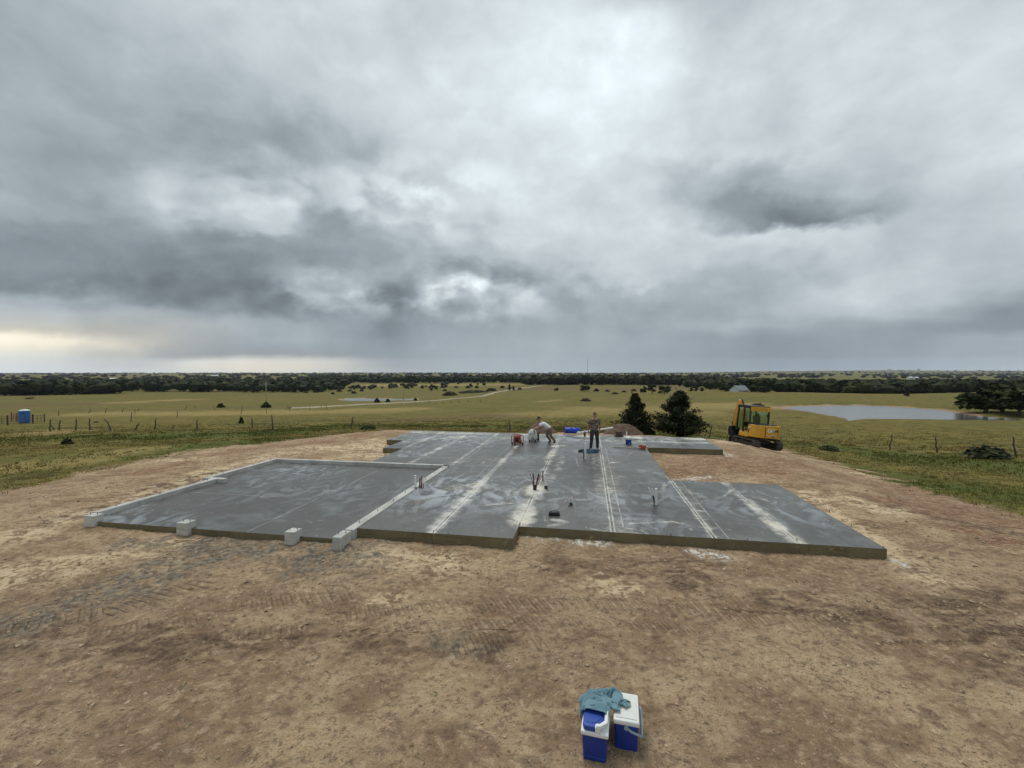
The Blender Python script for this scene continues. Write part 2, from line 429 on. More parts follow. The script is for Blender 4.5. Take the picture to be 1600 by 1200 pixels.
def ground_material(mode):
    m = bpy.data.materials.new('prairie_' + mode); m.use_nodes = True; n = NT(m.node_tree); p = m.node_tree.nodes['Principled BSDF']
    P = n.new('ShaderNodeTexCoord').outputs['Object']
    A = n.attr
    n_big = n.noise(P, .12, 3, .55); n_mid = n.noise(P, .8, 4, .6, .4); n_fine = n.noise(P, 9, 5, .68, .3); n_grain = n.noise(P, 70, 3, .7)
    n_far = n.noise(P, .018, 5, .6, .6)
    # --- dirt
    n_md2 = n.noise(n.vmath('MULTIPLY', P, (1, 1.6, 1)), 2.3, 5, .65, .5)
    dc = n.mix(n.rng(n_mid, .38, .62), (0.348, 0.231, 0.135), (0.579, 0.415, 0.254))
    dc = n.mix(n.rng(n_big, .44, .60, 0, .55), dc, (0.394, 0.265, 0.167))
    dc = n.mix(n.rng(n_md2, .53, .66, 0, .62), dc, (0.216, 0.143, 0.094))
    dc = n.mix(n.rng(n_md2, .46, .36, 0, .40), dc, (0.710, 0.531, 0.339))
    dc = n.mix(n.rng(n_fine, .53, .62, 0, .60), dc, (0.177, 0.119, 0.078))
    dc = n.mix(n.rng(n_fine, .45, .36, 0, .45), dc, (0.771, 0.582, 0.388))
    dc = n.mix(n.rng(n_grain, .56, .66, 0, .50), dc, (0.154, 0.106, 0.073))
    sp = n.vor(P, 26); dc = n.mix(n.rng(sp, .13, .05, 0, .55), dc, (0.771, 0.626, 0.465))
    patch = n.rng(n_fine, .40, .58); patch2 = n.rng(n_md2, .40, .58)
    dc = n.mix(n.math('MULTIPLY', n.math('MULTIPLY', A('red'), n.rng(patch2, 0, 1, .35, .9)), n.rng(n_fine, .3, .6, .6, 1)), dc, n.mix(patch, (0.394, 0.218, 0.123), (0.209, 0.119, 0.073)))
    dc = n.mix(n.math('MULTIPLY', A('pale'), n.rng(n.math('MULTIPLY', n_fine, n_md2), .20, .30, .85, .05)), dc, (0.850, 0.662, 0.423))
    dc = n.mix(n.math('MULTIPLY', A('grey'), n.rng(n.noise(P, 3.4, 6, .72, .6), .40, .56, .10, .85)), dc, n.mix(patch, (0.316, 0.276, 0.211), (0.132, 0.120, 0.096)))
    dc = n.mix(n.math('MULTIPLY', A('dark'), n.rng(n_md2, .40, .58, .15, .85)), dc, n.mix(patch, (0.232, 0.152, 0.098), (0.132, 0.087, 0.059)))
    dc = n.mix(n.math('MULTIPLY', A('cement'), n.rng(n_fine, .46, .54)), dc, (0.850, 0.815, 0.705))
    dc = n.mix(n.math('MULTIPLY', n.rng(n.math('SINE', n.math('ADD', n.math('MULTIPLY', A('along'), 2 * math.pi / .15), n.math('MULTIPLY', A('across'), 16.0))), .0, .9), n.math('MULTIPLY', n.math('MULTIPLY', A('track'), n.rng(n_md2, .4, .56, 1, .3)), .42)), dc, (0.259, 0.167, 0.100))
    # --- grass cover
    ng = n.noise(P, .55, 6, .70, .5); ng2 = n.noise(P, 3.2, 5, .7, .3)
    gc = n.mix(n.rng(ng, .32, .68), (0.128, 0.105, 0.024), (0.246, 0.195, 0.053))
    gc = n.mix(n.rng(n_far, .42, .62, 0, .6), gc, (0.135, 0.134, 0.030))
    gc = n.mix(n.rng(ng2, .52, .72, 0, .6), gc, (0.080, 0.071, 0.018))
    gc = n.mix(n.rng(n.noise(P, .21, 6, .72, 1.0), .55, .64, 0, .80), gc, (0.066, 0.063, 0.016))
    gc = n.mix(n.rng(n.noise(P, .62, 5, .75, .8), .56, .63, 0, .55), gc, (.085, .075, .026))
    gc = n.mix(n.rng(n.noise(P, .045, 4, .6, .5), .50, .66, 0, .55), gc, (.125, .125, .042))
    gc = n.mix(n.math('MULTIPLY', A('lush'), n.rng(ng, .25, .62, .55, 1)), gc, n.mix(n.rng(ng2, .35, .65), (0.113, 0.134, 0.024), (0.068, 0.087, 0.016)))
    gc = n.mix(n.math('MULTIPLY', A('soil'), n.rng(ng, .25, .65, .5, 1)), gc, n.mix(n.rng(ng2, .4, .65), (0.189, 0.132, 0.059), (0.120, 0.086, 0.039)))
    gc = n.mix(n.math('MULTIPLY', A('straw'), n.rng(ng, .25, .65, .4, 1)), gc, (0.325, 0.247, 0.091))
    edge = n.math('ADD', A('dirt'), n.math('MULTIPLY', n.math('SUBTRACT', n.noise(P, .8, 6, .72, .6), .5), 1.3))
    edge = n.math('ADD', edge, n.math('MULTIPLY', n.math('SUBTRACT', n_fine, .5), .35))
    dm = n.rng(edge, .44, .62)
    c = {'mix': n.mix(dm, gc, dc), 'dirt': dc, 'grass': gc}[mode]
    n.L.new(c, p.inputs['Base Color']); p.inputs['Roughness'].default_value = .95; p.inputs['Specular IOR Level'].default_value = .15
    # --- relief: clods, tyre lug prints, tussocks
    s_ = A('along'); o_ = A('across')
    lug = n.math('SINE', n.math('ADD', n.math('MULTIPLY', s_, 2 * math.pi / .15), n.math('MULTIPLY', o_, 16.0)))
    lug = n.math('MULTIPLY', n.rng(lug, -.7, .9), n.math('MULTIPLY', A('track'), n.rng(n.noise(P, 1.1, 3, .5), .32, .52)))
    crumb = n.vor(P, 22, 'Distance'); 
    hd = n.math('ADD', n.math('MULTIPLY', n_fine, .9), n.math('MULTIPLY', n_grain, .35))
    hd = n.math('ADD', hd, n.math('MULTIPLY', n.rng(crumb, .0, .5, .35, 0), n.rng(n_mid, .45, .6)))
    hd = n.math('SUBTRACT', hd, n.math('MULTIPLY', lug, .70))
    hg = n.math('ADD', n.math('MULTIPLY', ng2, 1.6), n.math('MULTIPLY', n_fine, .8))
    n.L.new(n.bump({'mix': n.fmix(dm, hg, hd), 'dirt': hd, 'grass': hg}[mode], 1.0, .075), p.inputs['Normal'])
    return m
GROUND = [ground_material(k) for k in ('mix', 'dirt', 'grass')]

JOINTS_U = [(-3.4, 9.12, 21.4, .042, .95), (-1.58, 9.88, 25.05, .042, .9), (.55, 9.88, 25.05, .042, .95), (.80, 10.2, 21.0, .0, .55), (2.68, 9.88, 15.6, .040, .85), (2.97, 9.9, 15.0, .0, .5), (4.34, 9.9, 15.0, .040, .7),
            (-5.2, 15.9, 25.05, .042, .8), (-4.95, 15.9, 25.05, .0, .45), (-6.9, 15.9, 25.05, .042, .65), (-8.56, 19.1, 25.05, .042, .55), (2.68, 21.45, 25.05, .04, .5), (4.34, 21.45, 25.05, .04, .4), (-7.72, 8.7, 15.7, .0, .55), (-3.75, 13.5, 21.4, .0, .35)]
JOINTS_V = [(11.2, -5.1, 5.9, .25), (13.0, -5.1, 5.9, .28), (15.0, -5.1, 2.6, .22), (16.7, -8.5, 2.6, .25), (18.0, -8.5, 2.6, .3), (19.07, -8.5, 2.6, .3), (21.42, -9.5, 6.1, .6), (23.2, -10.4, 6.1, .38), (11.32, -12.1, -7.9, .5)]
def concrete_top():
    m = bpy.data.materials.new('fresh_concrete'); m.use_nodes = True; n = NT(m.node_tree); p = m.node_tree.nodes['Principled BSDF']
    P = n.new('ShaderNodeTexCoord').outputs['Object']
    big = n.noise(P, .35, 6, .6, .8); mid = n.noise(P, 1.7, 7, .65, 1.2); fine = n.noise(P, 14, 5, .65)
    c = n.mix(n.rng(big, .35, .65), (0.071, 0.069, 0.061), (0.112, 0.109, 0.096))
    c = n.mix(n.rng(mid, .5, .72, 0, .50), c, (0.164, 0.158, 0.139))
    c = n.mix(n.rng(mid, .44, .28, 0, .5), c, (0.049, 0.050, 0.045))
    c = n.mix(n.math('MULTIPLY', n.attr('damp'), n.rng(mid, .3, .6, .6, 1)), c, (0.058, 0.055, 0.045))
    # trowel swirls of bleed-water bloom
    sw = n.noise(n.vmath('MULTIPLY', P, (1, .55, 1)), 1.1, 8, .62, 2.6)
    c = n.mix(n.math('MULTIPLY', n.attr('bloom'), n.rng(sw, .44, .62)), c, (.36, .39, .41))
    speck = n.rng(n.noise(P, 7.5, 3, .5), .66, .71, 0, .65); c = n.mix(n.math('MULTIPLY', speck, n.rng(big, .4, .6)), c, (.46, .46, .44))
    ox, oy, oz = n.sep(P); acc = None
    brk = n.rng(n.noise(P, 2.2, 4, .65), .36, .58, .25, 1.0)
    for u0, v0, v1, off, amt in JOINTS_U:
        dd = n.math('ABSOLUTE', n.math('SUBTRACT', n.math('ABSOLUTE', n.math('SUBTRACT', ox, u0)), off))
        k_ = n.math('MULTIPLY', n.rng(dd, .020, .006, 0, amt), n.math('MULTIPLY', n.math('GREATER_THAN', oy, v0), n.math('LESS_THAN', oy, v1)))
        acc = k_ if acc is None else n.math('MAXIMUM', acc, k_)
    for v0, u0, u1, amt in JOINTS_V:
        k_ = n.math('MULTIPLY', n.rng(n.math('ABSOLUTE', n.math('SUBTRACT', oy, v0)), .022, .006, 0, amt), n.math('MULTIPLY', n.math('GREATER_THAN', ox, u0), n.math('LESS_THAN', ox, u1)))
        acc = n.math('MAXIMUM', acc, k_)
    c = n.mix(n.math('MULTIPLY', acc, brk), c, (.66, .64, .58))
    d = n.attr('dust')
    dn = n.math('ADD', d, n.math('MULTIPLY', n.math('SUBTRACT', n.noise(P, 4.5, 7, .7, .6), .5), n.math('MULTIPLY', n.rng(d, 0, .25), 1.25)))
    dm = n.math('MULTIPLY', n.rng(dn, .12, .95), .92)
    dustc = n.mix(n.rng(n.noise(P, .5, 3, .5), .4, .62), (.70, .69, .64), (.70, .66, .55))
    c = n.mix(dm, c, dustc)
    n.L.new(c, p.inputs['Base Color'])
    n.put(p.inputs['Roughness'], n.fmix(dm, n.fmix(n.rng(mid, .3, .7), .27, .46), .95))
    p.inputs['Specular IOR Level'].default_value = .5
    n.L.new(n.bump(n.math('ADD', n.math('MULTIPLY', fine, .3), n.math('MULTIPLY', mid, .5)), .12, .01), p.inputs['Normal'])
    return m
CONC = concrete_top()
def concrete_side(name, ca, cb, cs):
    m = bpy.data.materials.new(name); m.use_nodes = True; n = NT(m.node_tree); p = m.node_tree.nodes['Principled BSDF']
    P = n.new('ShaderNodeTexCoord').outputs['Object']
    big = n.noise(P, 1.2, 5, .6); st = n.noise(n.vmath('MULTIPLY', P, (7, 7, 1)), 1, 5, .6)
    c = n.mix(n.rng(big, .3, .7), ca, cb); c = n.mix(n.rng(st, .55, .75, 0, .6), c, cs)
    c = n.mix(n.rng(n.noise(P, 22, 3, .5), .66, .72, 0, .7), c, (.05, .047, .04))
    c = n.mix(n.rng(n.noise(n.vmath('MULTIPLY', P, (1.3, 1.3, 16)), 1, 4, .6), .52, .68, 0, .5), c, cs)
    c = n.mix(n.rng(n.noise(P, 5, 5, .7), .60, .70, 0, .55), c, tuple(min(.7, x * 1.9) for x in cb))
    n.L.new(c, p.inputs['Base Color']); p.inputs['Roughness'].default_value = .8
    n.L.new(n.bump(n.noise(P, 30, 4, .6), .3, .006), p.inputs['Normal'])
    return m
SIDE = concrete_side('formed_concrete_edge', (.140, .112, .058), (.200, .165, .090), (.100, .082, .040))
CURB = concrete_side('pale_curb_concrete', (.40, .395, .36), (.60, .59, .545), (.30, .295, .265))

M_water = bpy.data.materials.new('pond_water'); M_water.use_nodes = True
_n = NT(M_water.node_tree); _p = M_water.node_tree.nodes['Principled BSDF']
_P = _n.new('ShaderNodeTexCoord').outputs['Object']
_n.L.new(_n.mix(_n.noise(_P, .05, 3), (.10, .095, .08), (.15, .14, .115)), _p.inputs['Base Color'])
_p.inputs['Roughness'].default_value = .10; _p.inputs['IOR'].default_value = 1.33
_n.L.new(_n.bump(_n.noise(_n.vmath('MULTIPLY', _P, (1, 2.2, 1)), 2.2, 5, .6), .10, .05), _p.inputs['Normal'])

M_road = mat('limestone_gravel_road', (.38, .33, .235), .95, 0, .14, .5, .3, 8)
M_rock = mat('soil_clod', (.40, .305, .195), .95, 0, .35, 1.5, .3, 40)
M_pile = mat('dug_red_soil', (.150, .098, .066), .95, 0, .3, 2.5, .8, 14, bdist=.05)
M_wood = mat('weathered_post', (.085, .072, .058), .9, 0, .35, 6, .5, 30)
M_polew = mat('pole_wood', (.42, .36, .28), .9, 0, .2, 2)
M_pvc = mat('white_pvc', (.80, .80, .77), .35, 0, .04, 5, 0, dirt=.25, dirtcol=(.55, .52, .45))
M_black = mat('black_rubber', (.018, .018, .020), .6, 0, .3, 8)
M_redp = mat('red_pex', (.42, .045, .035), .4, 0, .1)
M_steel = mat('dull_steel', (.30, .30, .30), .45, .8, .2, 10)
M_rust = mat('rusty_pipe', (.095, .055, .042), .8, .1, .3, 9)
M_redrust = mat('red_painted_pipe', (.19, .050, .040), .7, .1, .25, 9)
M_yel = mat('yellow_machine_paint', (.66, .345, .026), .38, 0, .06, 3, 0, coat=.25, dirt=.28, dirtcol=(.30, .21, .10))
M_yel2 = mat('yellow_boom_paint', (.60, .29, .020), .42, 0, .08, 4, 0, coat=.2, dirt=.4, dirtcol=(.28, .20, .10))
M_mblk = mat('black_machine_paint', (.017, .017, .018), .42, 0, .25, 5, 0, dirt=.2, dirtcol=(.10, .085, .06))
M_track = mat('track_rubber', (.060, .053, .045), .85, 0, .3, 9, .3, 30, dirt=.7, dirtcol=(.17, .13, .09))
M_und = mat('undercarriage_steel', (.050, .045, .040), .7, .2, .3, 7, 0, dirt=.5, dirtcol=(.15, .115, .08))
M_bluec = mat('cooler_blue_plastic', (.010, .038, .265), .36, 0, .10, 4, .05, 90, dirt=.10, dirtcol=(.10, .11, .16))
M_blued = mat('cooler_lid_blue_plastic', (.018, .065, .36), .42, 0, .08, 5, .15, 160)
M_whitep = mat('white_plastic', (.80, .81, .79), .45, 0, .04, 6, .05, 120, dirt=.12, dirtcol=(.60, .57, .50))
M_whiteo = mat('scuffed_white_lid', (.74, .75, .69), .5, 0, .06, 9, .08, 120, dirt=.35, dirtcol=(.52, .50, .42))
M_greyh = mat('grey_blue_plastic', (.30, .37, .43), .45, 0, .08, 6)
M_barrel = mat('blue_barrel_plastic', (.012, .060, .50), .35, 0, .08, 4)
M_toilet = mat('toilet_blue_plastic', (.018, .165, .50), .45, 0, .08, 3)
M_skin = mat('skin', (.46, .235, .160), .55, 0, .08, 20)
M_hair = mat('dark_brown_hair', (.035, .022, .015), .8, 0, .3, 60, .5, 90)
M_hair2 = mat('brown_hair', (.10, .055, .033), .8, 0, .3, 60, .5, 90)
M_tee = mat('white_cotton', (.82, .83, .85), .9, 0, .05, 7, .3, 20)
M_tan = mat('tan_work_trousers', (.185, .135, .080), .9, 0, .15, 7, .3, 20)
M_jean = mat('charcoal_jeans', (.040, .042, .045), .9, 0, .2, 9, .3, 20)
M_boot = mat('brown_boot_leather', (.075, .042, .025), .7, 0, .2, 20)
M_pshoe = mat('pale_dusty_shoe', (.32, .29, .25), .8, 0, .2, 20)
M_cap = mat('dark_cap_cloth', (.022, .020, .022), .85, 0, .2, 20)
M_red = mat('red_machine_paint', (.40, .060, .045), .45, 0, .15, 6, 0, dirt=.35, dirtcol=(.55, .42, .36))
M_bag = mat('dusty_white_cloth', (.68, .68, .63), .9, 0, .10, 8, .6, 14)
M_jacket = mat('blue_denim', (.030, .060, .125), .9, 0, .3, 9, .6, 25)
M_wall = mat('far_white_siding', (.66, .66, .63), .7, 0, .06, 1)
M_roofg = mat('grey_shingle', (.22, .23, .25), .85, 0, .15, 2, .4, 20)
M_roofw = mat('pale_metal_roof', (.72, .74, .74), .5, 0, .05, 1)
M_dglass = mat('dark_window', (.02, .022, .026), .15, 0, .2, 2)
M_lampr = mat('red_reflector', (.45, .02, .02), .3, 0, .1, 6)
M_bark = mat('bark', (.085, .065, .048), .95, 0, .3, 5, .6, 18)
M_grey = mat('galvanised_grey', (.45, .46, .47), .5, .4, .1, 4)

def camo():
    m = bpy.data.materials.new('camouflage_cloth'); m.use_nodes = True; n = NT(m.node_tree); p = m.node_tree.nodes['Principled BSDF']
    P = n.new('ShaderNodeTexCoord').outputs['Object']
    a = n.noise(P, 11, 2, .5, 1.2); b = n.noise(n.vmath('ADD', P, (7, 3, 1)), 13, 2, .5, 1.2)
    c = n.mix(n.rng(a, .49, .52), (.165, .120, .085), (.060, .055, .038)); c = n.mix(n.rng(b, .54, .57), c, (.30, .245, .19))
    c = n.mix(n.rng(n.noise(P, 22, 2, .5), .6, .63), c, (.035, .028, .02))
    n.L.new(c, p.inputs['Base Color']); p.inputs['Roughness'].default_value = .9; return m
M_camo = camo()
def glass(name, col, al):
    m = bpy.data.materials.new(name); m.use_nodes = True; n = NT(m.node_tree); nt = m.node_tree; nt.nodes.clear()
    tr = n.new('ShaderNodeBsdfTransparent'); tr.inputs[0].default_value = (*col, 1)
    gl = n.new('ShaderNodeBsdfGlossy'); gl.inputs['Roughness'].default_value = .03; gl.inputs[0].default_value = (1, 1, 1, 1)
    mx = n.new('ShaderNodeMixShader')
    fr = n.new('ShaderNodeLayerWeight'); fr.inputs[0].default_value = .5
    n.put(mx.inputs[0], n.math('ADD', n.math('MULTIPLY', n.math('POWER', fr.outputs['Facing'], 4.0), .5), al, None, True)); n.L.new(tr.outputs[0], mx.inputs[1]); n.L.new(gl.outputs[0], mx.inputs[2])
    o_ = n.new('ShaderNodeOutputMaterial'); n.L.new(mx.outputs[0], o_.inputs[0]); return m
M_glass = glass('tinted_cab_glass', (.84, .93, .89), .07)

def leafmat(name, ca, cb, cc, scale=1.5):
    m = bpy.data.materials.new(name); m.use_nodes = True; n = NT(m.node_tree); p = m.node_tree.nodes['Principled BSDF']
    P = n.new('ShaderNodeTexCoord').outputs['Object']; oi = n.new('ShaderNodeObjectInfo').outputs['Random']
    v = n.attr('tone')
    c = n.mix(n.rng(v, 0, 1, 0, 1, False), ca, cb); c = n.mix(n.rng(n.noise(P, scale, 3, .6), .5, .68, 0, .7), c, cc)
    c = n.mix(n.math('MULTIPLY', oi, .35), c, tuple(x * .6 for x in ca))
    n.L.new(c, p.inputs['Base Color']); p.inputs['Roughness'].default_value = .8; p.inputs['Specular IOR Level'].default_value = .2
    return m
L_cedar = leafmat('cedar_foliage', (.013, .018, .006), (.042, .052, .017), (.058, .060, .021), 1.3)
L_oak = leafmat('broadleaf_foliage', (.020, .028, .009), (.058, .070, .020), (.078, .080, .026), .25)
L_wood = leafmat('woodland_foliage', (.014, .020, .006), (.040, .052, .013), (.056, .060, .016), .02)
L_far = leafmat('far_woodland_foliage', (.024, .030, .014), (.048, .056, .024), (.062, .064, .030), .01)
L_scrub = leafmat('scrub_foliage', (.040, .046, .022), (.075, .080, .035), (.100, .085, .045), .6)
L_brush = leafmat('dead_brush', (.055, .042, .032), (.095, .075, .058), (.05, .04, .03), .6)
def grassmat():
    m = bpy.data.materials.new('grass_blades'); m.use_nodes = True; n = NT(m.node_tree); p = m.node_tree.nodes['Principled BSDF']
    v = n.attr('tone'); g = n.attr('lush')
    c = n.mix(v, (.150, .120, .034), (.290, .215, .075)); c2 = n.mix(v, (.092, .096, .022), (.170, .158, .040))
    n.L.new(n.mix(g, c, c2), p.inputs['Base Color']); p.inputs['Roughness'].default_value = .85; p.inputs['Specular IOR Level'].default_value = .15
    return m
M_grass = grassmat()
#@@PART2
# ================================================================== GROUND
def gp(px, py): v = ground(px, py); return (v.x, v.y)
DIRT = [gp(x, y) for x, y in [(-420, 900), (-200, 822), (0, 766), (100, 744), (200, 722), (300, 703), (400, 693), (480, 685), (540, 677), (620, 671.5)]]
DIRT += [(-3.5, 27.0), (3.0, 28.2), (8.0, 29.0), (11.5, 29.0)]
DIRT += [gp(x, y) for x, y in [(1140, 687), (1212, 699), (1290, 719), (1370, 741), (1480, 775), (1600, 806), (1760, 850), (2100, 960)]]
DIRT += [(13, 2), (14, -12), (-18, -12)]
def world_strokes(lst):
    """[(pixel polyline, half width m, softness m)] -> [(world polyline, w, s)]"""
    return [([gp(*q) for q in pts], w, s_) for pts, w, s_ in lst]
PALE = world_strokes([([(560, 712), (640, 712), (590, 706)], .9, 1.2), ([(480, 700), (590, 698)], .5, .9), ([(600, 868), (660, 872), (690, 880)], .35, .4),
    ([(920, 918), (955, 905), (985, 915), (960, 928), (925, 920)], .10, .25), ([(0, 905), (110, 880), (260, 850)], .35, .6), ([(330, 735), (420, 712), (520, 700)], .3, .7),
    ([(1330, 738), (1372, 742)], .25, .5), ([(1320, 780), (1400, 800)], .3, .5), ([(1260, 770), (1400, 866), (1450, 905)], .15, .5), ([(585, 943), (625, 935)], .12, .2),
    ([(1130, 690), (1200, 702)], .5, .8), ([(0, 840), (150, 800), (330, 742)], .35, .7), ([(250, 720), (330, 716)], .25, .5), ([(540, 700), (600, 690)], .6, .9)])
GREY = world_strokes([([(-60, 1000), (100, 945), (220, 900), (330, 862), (430, 862), (560, 872)], .55, .9), ([(200, 850), (330, 850), (470, 858), (560, 862)], .25, .4), ([(700, 1050), (760, 1080)], .12, .25), ([(80, 730), (115, 735)], .4, .6)])
RED = world_strokes([([(1050, 740), (1120, 722), (1200, 735)], 1.2, 1.4), ([(1240, 725), (1380, 760), (1600, 830)], 1.0, 1.5), ([(1420, 790), (1600, 850)], .8, 1.2), ([(240, 735), (360, 705), (500, 690)], .5, .9), ([(560, 680), (640, 672)], .4, .7)])
DARK = world_strokes([([(1560, 1010), (1600, 1080)], .5, .6), ([(1220, 940), (1360, 960)], .22, .5), ([(1480, 960), (1600, 930)], .3, .6), ([(560, 1020), (640, 1060), (560, 1072)], .16, .4), ([(250, 1150), (330, 1120), (480, 1160)], .22, .35),
    ([(0, 1120), (150, 1150), (220, 1190)], .25, .4), ([(860, 880), (1000, 890), (1100, 880)], .25, .5), ([(1390, 790), (1500, 815), (1600, 835)], .22, .4), ([(200, 770), (340, 738)], .12, .3), ([(80, 815), (300, 755)], .15, .4), ([(760, 1080), (790, 1180)], .1, .25), ([(1000, 880), (1080, 905)], .3, .5)])
CEM = world_strokes([([(905, 848), (945, 850)], .12, .16), ([(1090, 864), (1130, 872)], .14, .16), ([(1398, 876), (1415, 884)], .07, .10), ([(1120, 705), (1140, 712)], .12, .2), ([(1050, 750), (1110, 746)], .10, .2), ([(820, 838), (870, 842)], .08, .14)])
LUSH = world_strokes([([(60, 685), (240, 682), (400, 678), (560, 664)], 3.2, 5), ([(560, 665), (800, 667), (1000, 676)], 2.2, 3.5), ([(1100, 684), (1250, 695), (1420, 712), (1620, 735)], 2.2, 4.5), ([(1300, 730), (1620, 780)], 1.2, 4), ([(100, 720), (400, 688)], 1.2, 3)])
SOIL = world_strokes([([(-80, 637), (60, 634), (170, 630)], 14, 22), ([(-50, 628), (60, 627)], 6, 12), ([(100, 641), (300, 640), (380, 637)], 3, 9), ([(850, 606.5), (960, 607.5), (1090, 607)], 40, 50), ([(650, 655), (780, 650)], 2, 9)])
STRAW = world_strokes([([(-60, 690), (0, 683), (100, 672)], 1.2, 2.5), ([(180, 630), (300, 624)], 4, 9), ([(850, 628), (870, 625)], 2, 5), ([(0, 735), (200, 705)], .6, 2.5), ([(200, 646), (600, 640)], 6, 14), ([(880, 645), (1100, 635)], 10, 20), ([(600, 602), (800, 601)], 40, 60)])
TRACKS = [([gp(*q) for q in pts], w) for pts, w in [
    ([(540, 955), (700, 948), (900, 942), (1100, 952), (1330, 985)], .24), ([(520, 985), (720, 976), (900, 970), (1090, 985)], .18),
    ([(20, 1035), (300, 1038), (560, 1032), (790, 1030)], .30), ([(60, 1080), (320, 1078), (640, 1062)], .28), ([(250, 1000), (420, 992), (580, 985)], .26), ([(0, 985), (160, 960), (330, 905)], .28), ([(0, 1015), (200, 985), (360, 960)], .26), ([(280, 955), (430, 940), (560, 925)], .26),
    ([(1130, 945), (1350, 955), (1600, 990)], .22), ([(800, 1150), (860, 1110), (840, 1080)], .14), ([(1420, 890), (1600, 905)], .3), ([(1200, 1030), (1420, 1060), (1600, 1120)], .2), ([(1300, 925), (1600, 950)], .25), ([(1380, 1000), (1600, 1040)], .25)]]

def fstroke(X, Y, lst, nseed):
    out = np.zeros(X.shape)
    for pts, w, s_ in lst:
        xs = [p[0] for p in pts]; ys = [p[1] for p in pts]; pad = w + 2.2 * s_
        m = (X > min(xs) - pad) & (X < max(xs) + pad) & (Y > min(ys) - pad) & (Y < max(ys) + pad)
        if not m.any(): continue
        d, _ = seg_dist(X[m], Y[m], pts)
        d = d + (fbm(X[m] / (s_ * 1.1), Y[m] / (s_ * 1.1), nseed, 4, .6) - .5) * 2.4 * s_
        out[m] = np.maximum(out[m], 1 - sst(w * .4, w + s_, d))
    return out
def ground_attrs(X, Y):
    A = {}
    sd = poly_sd(X, Y, DIRT)
    sc = np.clip(.02 * np.hypot(X, Y) + .5, .5, 3)
    A['dirt'] = np.clip(.5 - sd / (4.4 * sc) , 0, 1)
    # bare mud rings round the ponds
    for P_, wd in ((POND, 2.2), (POND2, 2.5)):
        s2 = poly_sd(X, Y, P_); far = (Y - sum(p[1] for p in P_) / len(P_)) > -6
        A['dirt'] = np.maximum(A['dirt'], np.where(far, .85, .45) * (1 - sst(wd * .3, wd * (1 + 1.2 * vn(X / 9, Y / 9, 3)), s2)))
    A['pale'] = fstroke(X, Y, PALE, 61); A['grey'] = fstroke(X, Y, GREY, 62); A['red'] = fstroke(X, Y, RED, 63) ; A['dark'] = fstroke(X, Y, DARK, 64)
    A['red'] = np.maximum(A['red'], .8 * sum((1 - sst(0, 7, np.abs(poly_sd(X, Y, P_)))) for P_ in (POND,)))
    A['cement'] = fstroke(X, Y, CEM, 65); A['lush'] = fstroke(X, Y, LUSH, 66); A['soil'] = fstroke(X, Y, SOIL, 67); A['straw'] = fstroke(X, Y, STRAW, 68)
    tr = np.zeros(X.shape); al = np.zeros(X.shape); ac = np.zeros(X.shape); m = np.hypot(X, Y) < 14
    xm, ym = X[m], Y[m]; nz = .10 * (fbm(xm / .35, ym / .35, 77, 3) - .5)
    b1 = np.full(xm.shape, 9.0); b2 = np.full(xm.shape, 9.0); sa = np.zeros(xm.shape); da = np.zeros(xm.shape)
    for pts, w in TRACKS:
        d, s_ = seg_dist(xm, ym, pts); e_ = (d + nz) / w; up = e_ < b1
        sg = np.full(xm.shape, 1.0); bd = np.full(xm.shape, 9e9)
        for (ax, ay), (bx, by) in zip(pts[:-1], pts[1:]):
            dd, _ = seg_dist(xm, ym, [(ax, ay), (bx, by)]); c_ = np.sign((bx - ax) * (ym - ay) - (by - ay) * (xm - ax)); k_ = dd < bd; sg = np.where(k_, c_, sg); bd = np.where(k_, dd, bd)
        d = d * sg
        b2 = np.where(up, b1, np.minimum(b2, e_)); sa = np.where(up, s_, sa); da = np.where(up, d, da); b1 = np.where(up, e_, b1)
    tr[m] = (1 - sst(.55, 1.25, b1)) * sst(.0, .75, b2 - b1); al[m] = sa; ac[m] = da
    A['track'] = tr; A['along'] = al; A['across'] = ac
    return A
SLABRECTS = ((-12.3, -5.2, 8.66, 15.9), (-5.2, -1.58, 9.1, 25.1), (-1.58, 2.68, 9.86, 25.1), (2.68, 5.94, 9.86, 15.0), (2.68, 6.13, 21.4, 25.1), (-8.56, -5.2, 15.9, 25.1), (-9.55, -8.56, 19.07, 25.1), (-10.5, -9.55, 21.4, 25.1))
